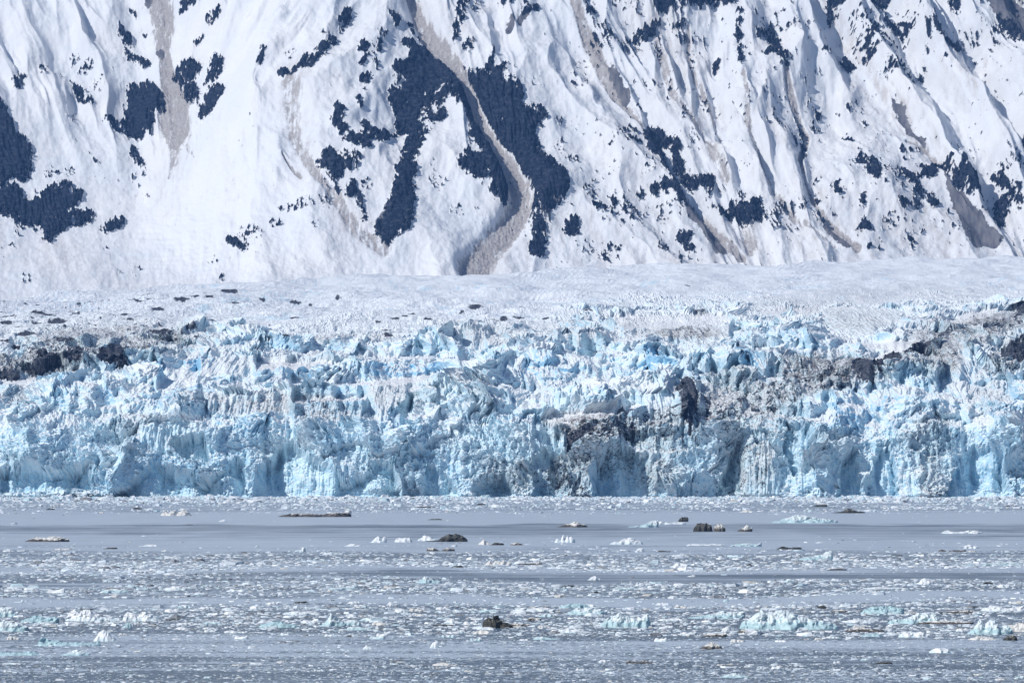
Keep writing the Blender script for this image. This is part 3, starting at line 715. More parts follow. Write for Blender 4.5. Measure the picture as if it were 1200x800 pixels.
    pin = Raster(-60, 280, 1260, 600, 1)
    for e in PINN: pin.ell(*e)
    rel = rel + 1.5 * pin.samp(U + 4 * iso, V + 3 * iso2) * inx
    # snowfield: long swells, wind drifts and shallow crevasses
    sw = 11 * fbm(xm / 90, d / 210., 3) + 4 * fbm(xm / 45 + 9, d / 80., 2) + 1.6 * fbm(xm / 40, s / 2.5, 3, .6)
    lf = sstep(326 - 12 * sstep(600, 900, U), 378, V)
    lump = (5.5 * fbm(xm / 19, s / 2.6, 5, .58) + 2.4 * bil(xm / 12, s / 2.2, zz) * sstep(.0, .4, fbm(xm / 30, s / 6, 2))) * (.18 + .82 * lf) + 1.0 * fbm(xm / 16, s / 1.3, 3) * (1 - lf)
    rel = rel * (1 - upper) + upper * (sw + lump)
    rel = rel * sstep(586, 580, V) ** .5
    dirn_y = -.80 * (1 - upper) - .35 * upper; dirn_z = .45 + .4 * upper
    Y = Y + rel * dirn_y; Z = Z + rel * dirn_z * sstep(584, 560, V); X = X + .5 * rel * perlin(xm / 9, s / 9, zz) * rough * (1 - calm)
    Z[0] = -4; Y[0] = Y[1]
    Z = np.where((T[:, None] > .02), np.maximum(Z, .15), Z)
    def ras(lst, sc=1):
        r = Raster(-60, 280, 1260, 600, sc)
        for e in lst: r.ell(*e)
        return r
    rk = Raster(-60, 280, 1260, 600, 2)
    ids = Raster(-60, 280, 1260, 600, 2)
    for k, p in enumerate(GROCK): rk.poly(p)
    rk.a = .5 * blur(rk.a, 1.8) + .5 * blur(rk.a, 8)
    ln = Raster(-60, 280, 1260, 600, 2)
    for x, y, a, b in GLENS: ln.ell(x, y, a, b * .75, .95)
    rock = rk.samp(U + 3.2 * iso, V + 3.2 * iso2) * inx
    rock = rock + (1.0 * fbm(U / 3, V / 3.4, 3, .65) + .4 * iso + .04) * sstep(.08, .35, rock)
    lens = ln.samp(U + 4.5 * iso + 3 * iso2, V + 1.6 * iso2 + .5 * iso) * inx
    rock = np.maximum(rock, lens * .92 + .25 * iso * (lens > .1))
    dr = Raster(-60, 280, 1260, 600, 1)
    for e in GDIRT: dr.ell(*e)
    dr.line([(1250,362,12),(1180,388,15),(1130,408,18),(1080,425,15),(1020,440,15),(960,452,18),(900,470,22),(850,482,24),(790,500,22),(720,508,15),(670,524,10)], .66)
    dr.line([(840,500,16),(870,540,18),(860,580,20)], .6); dr.line([(700,530,14),(680,560,14),(670,583,12)], .7); dr.line([(1100,500,14),(1090,540,18),(1095,580,18)], .5); dr.line([(-30,438,14),(60,428,16),(150,422,12),(210,400,8)], .8)
    dirt = dr.samp(wu, wv) * inx; vivid = ras(GVIVID).samp(U + 9 * iso, V + 9 * iso2) * inx
    outside = 1 - inx
    streakn = fbm(xm / 1.6, s / 12, 3, .6)
    darkband = sstep(.25, .5, fbm(xm / 60 + 4, (s - xm * .12) / 9, 3)) * outside
    dirt = np.maximum(dirt, darkband); vivid = np.maximum(vivid, outside * sstep(.2, .6, fbm(xm / 20, s / 12, 2)))
    mo = Raster(-60, 280, 1260, 600, 1); mo.line([(1250,362,8),(1190,382,10),(1150,398,10),(1105,402,8),(1060,420,11),(1015,442,16),(960,452,16),(910,470,18),(860,480,20),(806,492,22),(760,498,14),(720,506,12),(672,522,9)], 1)
    mom = mo.samp(wu, wv) * inx
    rock = np.maximum(rock, np.where(mom > .05, .5 + (fbm(U / 8 + 3, V / 5, 4, .65) - (.42 - .30 * mom)) * 1.8, 0))
    zone = sstep(700, 520, U) * sstep(340, 352, V) * sstep(412, 400, V) * (.55 + .45 * sstep(330, 120, U))
    rock = np.maximum(rock, np.where(zone > .05, .5 + (fbm(U / 11 + 7, V / 1.9, 4, .6) - (.62 - .36 * zone)) * 2.2, 0) * inx)
    dirt = np.clip(dirt * (.85 + .8 * iso2) + .10 * sstep(.1, .5, streakn), 0, 1)
    crev = sstep(.80, .95, ridged(perlin(xm / 26 + .5 * w1, s / 2.6))) * upper * sstep(.0, .3, fbm(xm / 70, s / 10, 2)) * sstep(318, 330, V)
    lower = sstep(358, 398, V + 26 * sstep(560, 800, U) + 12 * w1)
    blue = np.clip((.62 + .75 * fbm(xm / 22, s / 14, 4, .6) + .35 * (W - .5) + .5 * CV) * lower + .12 * (1 - lower), 0, 1) * (1 - .8 * FLT)
    # snow lies on what faces up
    P3 = np.stack([X, Y, Z], -1)
    gx = np.gradient(P3, axis=1); gy = np.gradient(P3, axis=0)
    nn = np.cross(gx, gy); nn /= np.linalg.norm(nn, axis=-1, keepdims=True) + 1e-9
    nz = np.abs(nn[..., 2])
    blue = np.clip(blue * (1.25 - 1.0 * sstep(.45, .85, nz)), 0, 1)
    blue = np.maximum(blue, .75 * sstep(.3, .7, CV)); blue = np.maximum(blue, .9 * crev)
    vivid = vivid * (1 - .6 * sstep(.5, .9, nz))
    # behind the crest the ice sinks away to the foot of the mountain
    rows = [P3]
    for k in range(1, 8):
        b = P3[-1].copy(); b[:, 1] += 90 * k; b[:, 2] -= 3.5 * k * k; b[:, 0] *= 1 + 90 * k / 4100; rows.append(b[None])
    W3 = np.concatenate(rows, 0); nb = 7
    pad = lambda a: np.concatenate([a, np.repeat(a[-1:], nb, 0)], 0).ravel()
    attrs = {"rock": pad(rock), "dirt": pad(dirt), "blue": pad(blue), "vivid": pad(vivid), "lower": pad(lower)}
    nr, nc = W3.shape[:2]
    F = grid_faces(nr, nc)[:, ::-1]
    # ---- parts: walls (ice_cliff), flat tops (snow_terrace), shaded hollows (ice_hollow), dark debris (debris_band)
    parts = [("ice_cliff", WALLS), ("snow_terrace", FLATS), ("ice_hollow", CAVES), ("debris_band", GROCK)]
    lab = np.zeros((nr, nc), np.int32); names = ["glacier"]
    for nm, polys in parts:
        for p in polys:
            if len(p) < 3: continue
            r = Raster(-60, 280, 1260, 600, 2); r.poly(p)
            names.append(nm)
            hit = (r.samp(wu, wv) > .5) & inx
            if nm == "debris_band": hit &= rock > .4
            lab[:nr - nb][hit] = len(names) - 1
    fls = lab.ravel()[F[:, 0]]
    cnt = np.bincount(fls, minlength=len(names))
    mat = mat_glacier(); W3 = W3.reshape(-1, 3)
    keep = np.zeros(len(names), bool)
    for k in range(1, len(names)): keep[k] = cnt[k] > 80
    root = submesh("glacier", W3, F[~keep[fls]], mat, attrs, False)
    tag(root, kind="structure", label="broken blue and white tidewater glacier front below the snowy mountain", cat="glacier")
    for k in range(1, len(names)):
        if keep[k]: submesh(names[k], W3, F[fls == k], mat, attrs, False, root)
    return root
GLACIER = build_glacier()
# ------------------------------------------------------------------ the sea
def row2d(v): return HC * FPX / (v - YH)

def mat_sea():
    t = NT("cold_silty_sea", 0.16, 0.5)
    t.b.inputs["IOR"].default_value = 1.333
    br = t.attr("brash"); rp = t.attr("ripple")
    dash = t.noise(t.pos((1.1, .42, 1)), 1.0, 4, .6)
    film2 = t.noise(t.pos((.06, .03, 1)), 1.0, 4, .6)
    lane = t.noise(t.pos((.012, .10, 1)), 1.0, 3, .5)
    # pale skin off rippled lanes: ice film, painted snow reflection on smooth bands, broken into dashes where the brash is thick
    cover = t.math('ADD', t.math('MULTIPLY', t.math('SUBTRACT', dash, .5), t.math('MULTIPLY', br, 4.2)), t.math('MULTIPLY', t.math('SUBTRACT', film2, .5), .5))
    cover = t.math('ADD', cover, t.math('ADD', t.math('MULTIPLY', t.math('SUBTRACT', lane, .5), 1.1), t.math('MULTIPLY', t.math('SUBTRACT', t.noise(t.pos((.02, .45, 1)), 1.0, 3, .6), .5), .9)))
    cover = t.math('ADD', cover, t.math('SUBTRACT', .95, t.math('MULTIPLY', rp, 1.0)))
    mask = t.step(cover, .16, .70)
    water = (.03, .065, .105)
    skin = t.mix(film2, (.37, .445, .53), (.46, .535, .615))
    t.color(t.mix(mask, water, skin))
    t.put(t.b.inputs["Roughness"], t.mix(mask, (.34, .34, .34), (.42, .42, .42)))
    t.put(t.b.inputs["Specular IOR Level"], .42)
    t.bump(t.math('ADD', t.noise(t.pos((.5, .9, 1)), 1.0, 3), t.math('MULTIPLY', mask, .3)), .4, .12)
    return t.m

# brash-ice cover by photo row on the water plane: (row, cover, ripple darkness)
BANDS = [(583,1,.2),(587,.95,.2),(590,.45,.4),(596,.35,.45),(600,.22,.3),(602,.15,.15),(606,.03,.02),(612,.03,.05),(616,.0,.58),(623,.0,.5),(629,.02,.38),(634,.08,.2),(638,.15,.25),(643,.12,.25),(648,.6,.55),(655,.65,.6),(660,.95,.45),(666,.9,.25),(668,.30,.1),(670,.15,.3),(673,.05,.55),(680,.05,.6),(681,.5,.5),(684,.75,.55),(692,.65,.62),(697,.6,.6),(700,.2,.1),(706,.2,.1),(710,.55,.5),(722,.6,.68),(738,.6,.72),(746,.55,.66),(752,.5,.42),(760,.45,.3),(768,.55,.5),(778,.65,.70),(790,.65,.68),(800,.65,.72),(1000,.5,.6),(20000,.5,.6)]
BV = np.array([b[0] for b in BANDS], float); BC = np.array([b[1] for b in BANDS], float); BR = np.array([b[2] for b in BANDS], float)
def band(x, d):
    v = YH + HC * FPX / np.maximum(d, 8)
    sc = (v - YH) / 110.
    u = x / np.maximum(d, 1) * FPX
    w = v + sc * (5.0 * perlin(x / 55., d / 160.) + 2.4 * perlin(x / 16., d / 45. + 4) + 2.5 * perlin(x / 200., d / 300. + 9))
    c = np.interp(w, BV, BC) + .28 * fbm(x / 30., d / 34., 3, .6) * np.interp(w, BV, np.minimum(1, BC * 3))
    c = c + .55 * perlin(x / 90., w / 2.3) * np.minimum(1, c * 2.5) + .25 * perlin(x / 30., w / 1.1) * np.minimum(1, c * 2.5)
    left = sstep(-150, -330, u)
    m = left * (v > 671) * (v < 682)
    c = c * (1 - m) + m * .55
    return np.clip(c, 0, 1), np.clip(np.interp(w, BV, BR) + .25 * fbm(x / 60., d / 12. + 2, 3) * (BR.max() > 0), 0, 1)

def build_sea():
    xs = nonuni(-1.0, 1.0, .008, 12, 1.05)                      # fan across, unit = tan of bearing * const
    rows = list(np.arange(583.0, 820, .8)) + list(np.geomspace(822, 5000, 50))
    D = [9000, 6000, 4000, 3000, 2500, 2300, 2200] + [row2d(r) for r in rows] + [20, 0, -60, -400, -2500]
    D = np.array(D, np.float32)
    Xh = xs[None, :] * np.maximum(np.abs(D), 400)[:, None] * .135
    Yh = np.repeat(D[:, None], len(xs), 1)
    c, r = band(Xh, np.maximum(Yh, 12))
    Vv = np.stack([Xh, Yh, np.zeros_like(Xh)], -1).reshape(-1, 3)
    F = grid_faces(len(D), len(xs))
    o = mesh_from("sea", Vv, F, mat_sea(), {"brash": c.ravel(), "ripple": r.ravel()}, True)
    tag(o, kind="structure", label="calm slate blue fjord water streaked with brash ice", cat="water")
    return o
SEA = build_sea()

# ------------------------------------------------------------------ brash ice: uncountable crumbs of ice
def mat_brash():
    t = NT("brash_ice_crumbs", 0.6, 0.25)
    t.color(t.mix(t.step(t.noise(t.pos(), 3, 3), .3, .7), t.attr("tint", True), t.mix(.25, t.attr("tint", True), (.8, .85, .9))))
    return t.m

def chunks(n, cx, cy, size, flat, rs, tint):
    """n low angular lumps of ice, 6-sided with broken tops, as one vertex/face soup"""
    k = 6
    ang = (np.arange(k)[None] + rs.random((n, 1)) * 1.0 + (rs.random((n, k)) - .5) * .7) * 2 * np.pi / k
    rad = size[:, None] * (.65 + .5 * rs.random((n, k)))
    el = .45 + .4 * rs.random((n, 1))
    rad = rad * 1.15
    bx = cx[:, None] + np.cos(ang) * rad; by = cy[:, None] + np.sin(ang) * rad * el
    h = (size * flat)[:, None] * (.5 + rs.random((n, k)) * .9)
    sh = .45 + .4 * rs.random((n, k))
    tx = cx[:, None] + np.cos(ang) * rad * sh + (rs.random((n, 1)) - .5) * size[:, None] * .3; ty = cy[:, None] + np.sin(ang) * rad * el * sh
    bot = np.stack([bx, by, np.full_like(bx, -.05) - .1 * size[:, None]], -1); top = np.stack([tx, ty, h], -1)
    V = np.concatenate([bot, top], 1).reshape(-1, 3)
    o = (np.arange(n) * 2 * k)[:, None]
    i = np.arange(k); j = (i + 1) % k
    q = np.stack([i, j, j + k, i + k], -1).reshape(-1)
    Q = (o + q[None]).reshape(-1, 4)
    t3 = (o + (np.arange(k) + k)[None])
    flat_idx = np.concatenate([Q.ravel(), t3.ravel()]); sizes = np.concatenate([np.full(len(Q), 4), np.full(n, k)]).astype(np.int32)
    return V, flat_idx, sizes, np.repeat(tint, 2 * k, 0)

def brash(name, r0, r1, per, smin, smax, flat, seed, label, power=2.2, w=(.36, .30, .14, .06, .11, .03)):
    rs = np.random.default_rng(seed)
    d0, d1 = row2d(r1), row2d(r0)
    # even over rows weighting so far water gets fewer, larger crumbs
    n = int(per * 1.2)
    v = r0 + (r1 - r0) * rs.random(n); d = row2d(v)
    u = (rs.random(n) - .5) * 1560
    x = u / FPX * d; 
    c, _ = band(x, d)
    keep = rs.random(n) < c ** 1.3
    x, d, c = x[keep], d[keep], c[keep]; n = len(x)
    size = (smin + (smax - smin) * rs.random(n) ** power * 1.0) * (1 + 1.1 * (rs.random(n) > .95) + 1.5 * (rs.random(n) > .99)) * .86 * (d / 700.) ** .8 * (.6 + .6 * c)
    T = np.array([[.78, .82, .87], [.62, .70, .77], [.46, .52, .58], [.52, .68, .74], [.15, .16, .18], [.55, .53, .48]], np.float32)
    t = T[rs.choice(6, n, p=np.array(w))]
    t = np.clip(t * (.9 + .2 * rs.random((n, 1))), 0, .9).astype(np.float32)
    V, fi, sz, tint = chunks(n, x, d, size, flat * (.5 + rs.random(n)), rs, t)
    o = mesh_from(name, V, (fi, sz), MB, {"tint": tint}, False)
    tag(o, label, "brash ice", kind="stuff")
    return n
MB = mat_brash()
NB = [brash("brash_ice", 583.2, 602, 26000, .12, .75, .35, 1, "pale crumbled ice packed along the foot of the glacier front", 2.8, (.38, .30, .13, .13, .04, .02)),
      brash("brash_ice", 600, 672, 50000, .08, .7, .20, 2, "thin lines of brash ice on the open middle water"),
      brash("brash_ice", 668, 745, 60000, .07, .75, .22, 3, "dense brash ice among the larger floes", 2.4, (.27, .29, .22, .07, .12, .03)),
      brash("brash_ice", 740, 830, 60000, .05, .42, .2, 4, "fine grey brash ice spread over the nearest water", 2.4, (.20, .30, .26, .07, .14, .03))]
print("brash", NB)

# steep pile of fallen ice along the waterline of the front
def rubble(seed=5, n=9000):
    rs = np.random.default_rng(seed)
    u = rs.random(n) * 1300 - 50
    hump = .35 + .9 * np.clip(fbm(u / 38., u * 0 + 2.2, 3) + .25, 0, 1)
    d = 1935 + 62 * rs.random(n) ** .7
    x = (u - 600) / FPX * d
    size = (.25 + 1.5 * rs.random(n) ** 3) * hump
    T = np.array([[.82, .85, .88], [.62, .78, .85], [.45, .70, .80], [.35, .34, .35]], np.float32)
    t = T[rs.choice(4, n, p=[.5, .3, .15, .05])]
    V, fi, sz, tint = chunks(n, x, d, size, np.full(n, .9), rs, t)
    o = mesh_from("ice_rubble", V, (fi, sz), MB, {"tint": tint}, False)
    tag(o, "heap of fallen white and pale blue ice blocks at the waterline of the glacier", "ice rubble", kind="stuff")
rubble()
# ------------------------------------------------------------------ floating ice, each piece a thing of its own
M_WHITE = mat_berg("white_floating_ice", (.80, .83, .86), (.56, .72, .78), (.10, .09, .08))
M_AQUA = mat_berg("aqua_floating_ice", (.70, .78, .81), (.45, .62, .67), (.12, .12, .11))
M_CREAM = mat_berg("cream_floating_ice", (.72, .715, .69), (.50, .62, .64), (.07, .065, .06))
M_DARK = mat_berg("debris_covered_ice", (.34, .34, .31), (.25, .30, .30), (.035, .036, .034), .15)
KIND = {  # material, (dirt at base, dirt on top), (deep at base, deep on top)
 'W': (M_WHITE, (.12, 0), (.55, .0)), 'C': (M_AQUA, (0, 0), (1.0, .15)), 'T': (M_AQUA, (.1, 0), (1.0, .85)),
 'M': (M_CREAM, (1.5, .0), (.2, 0)), 'K': (M_CREAM, (.25, .1), (.2, 0)), 'D': (M_DARK, (.95, .55), (0, 0)),
 'B': (M_DARK, (1.0, .58), (0, 0)), 'S': (M_CREAM, (.75, .45), (.1, 0))}

def biggest(F, fk):
    """keep only the largest connected run of the marked faces"""
    idx = np.nonzero(fk)[0]; owner = {}; comp = {int(i): int(i) for i in idx}
    def find(a):
        while comp[a] != a: comp[a] = comp[comp[a]]; a = comp[a]
        return a
    for i in idx:
        for v in F[i]:
            v = int(v)
            if v in owner: comp[find(int(i))] = find(owner[v])
            else: owner[v] = int(i)
    out = np.zeros(len(F), bool)
    if len(idx):
        r = np.array([find(int(i)) for i in idx]); u, c = np.unique(r, return_counts=True)
        out[idx[r == u[c.argmax()]]] = True
    return out

def berg(name, cat, x0, x1, base, hpx, kind, prof, label, group=None, seed=0, parts=True):
    d = row2d(base); px = d / FPX
    w = (x1 - x0) * px; H = hpx * px * .74; cx = ((x0 + x1) / 2 - 600) * px
    n = int(np.clip((x1 - x0) * 1.3, 16, 110)); m = int(np.clip(n * .4, 10, 34))
    dep = min(w * .7, H * 5 + w * .2)
    a = np.linspace(-1, 1, n); b = np.linspace(-1, 1, m)
    A, B = np.meshgrid(a, b)
    pr = np.array([int(c) for c in prof], float) / 9.
    ph = np.interp(A + .06 * perlin(A * 4 + seed, B * 2 + 3) * (1 - A * A), np.linspace(-1, 1, len(pr)), pr)
    half = (1 - np.abs(A) ** 3.2) ** .55 * (.78 + .35 * perlin(A * 3 + seed * 3.1, np.sign(B) + .5))
    half = np.maximum(half, .02)
    ss = seed * 7.7
    crown = np.maximum(0, 1 - np.abs(B + .3 * perlin(A * 2.2 + ss, B * 0 + 1.5)) ** 2.0) ** 1.0
    X = A * w / 2; Y = B * dep / 2 * half
    q = max(w, 1e-3) / max(n, 1)
    f1, f2, idn, ox, oy = worley((X / (w / 5.0) + ss).astype(np.float32), (Y / (dep / 2.6) + ss).astype(np.float32), seed % 7)
    nz = .22 * (idn - .5) + .2 * (.5 - f1) + .14 * perlin(X / (q * 6) + ss, Y / (dep / 4) + 4, ss) + .10 * perlin(X / (q * 2.2), Y / (dep / 9) + ss, 2.2)
    h = H * ph * crown * (1 + nz * (.75 if kind != 'B' else 1.3))
    h = np.maximum(h, 0) - .04 * H * (1 - crown) - (.25 * H + .05) * (np.abs(B) > .985) - (.25 * H + .05) * (np.abs(A) > .985)
    jx = q * 1.6 * perlin(X / (q * 5) + 9 + ss, Y / (q * 5), 1.1 + h / (q * 2.5)); jy = dep * (.16 * perlin(X / (q * 6) + 2, h / (H * .3) + ss, 3.3) + .07 * perlin(X / (q * 2.5) + 2, h / (H * .14) + ss, 1.3))
    top = np.stack([X + jx * crown, Y + jy * crown, h], -1)
    bot = np.stack([X * .8, Y * .7, np.full_like(h, -.55 * H - .12)], -1)
    edge = (np.abs(A) > .985) | (np.abs(B) > .985)
    V = np.concatenate([top.reshape(-1, 3), bot.reshape(-1, 3)]).astype(np.float32)
    F = grid_faces(m, n); nn = m * n
    i = np.arange(nn).reshape(m, n)
    rim = np.concatenate([i[0, :], i[1:, -1], i[-1, -2::-1], i[-2:0:-1, 0]])
    r2 = np.roll(rim, -1)
    side = np.stack([rim, rim + nn, r2 + nn, r2], -1)
    Fall = np.concatenate([F, F[:, ::-1] + nn, side])
    mat, dr, dp = KIND[kind]
    t = np.clip(V[:, 2] / max(H * .75, 1e-3), 0, 1)
    vn = perlin(V[:, 0] / (q * 5) + ss, V[:, 2] / (q * 2.2) + 1, V[:, 1] / (q * 6))
    lowmask = sstep(.62, .3, t + .35 * vn)
    dirt = dr[1] + (dr[0] - dr[1]) * lowmask
    deep = dp[1] + (dp[0] - dp[1]) * sstep(.75, .25, t + .5 * vn)
    attrs = {"dirt": dirt.astype(np.float32), "deep": deep.astype(np.float32)}
    me_parts = parts and (x1 - x0 >= 30 or hpx >= 9)
    if me_parts and kind in 'MSWC':
        key = dirt if kind in 'MS' else deep
        fk = key[Fall].mean(1) > (.5 if kind in 'MS' else .45)
        fk[len(F):] = False
        fk = biggest(Fall, fk)
        o = submesh(name, V, Fall[~fk], mat, attrs, False)
        if fk.sum() > 12: submesh("debris_layer" if kind in 'MS' else "blue_ice", V, Fall[fk], mat, attrs, False, o)
    else:
        o = submesh(name, V, Fall, mat, attrs, False)
    o.location = (cx, d + dep * .35, 0)
    o.rotation_euler = (0, 0, 0)
    tag(o, label, cat, group)
    return o

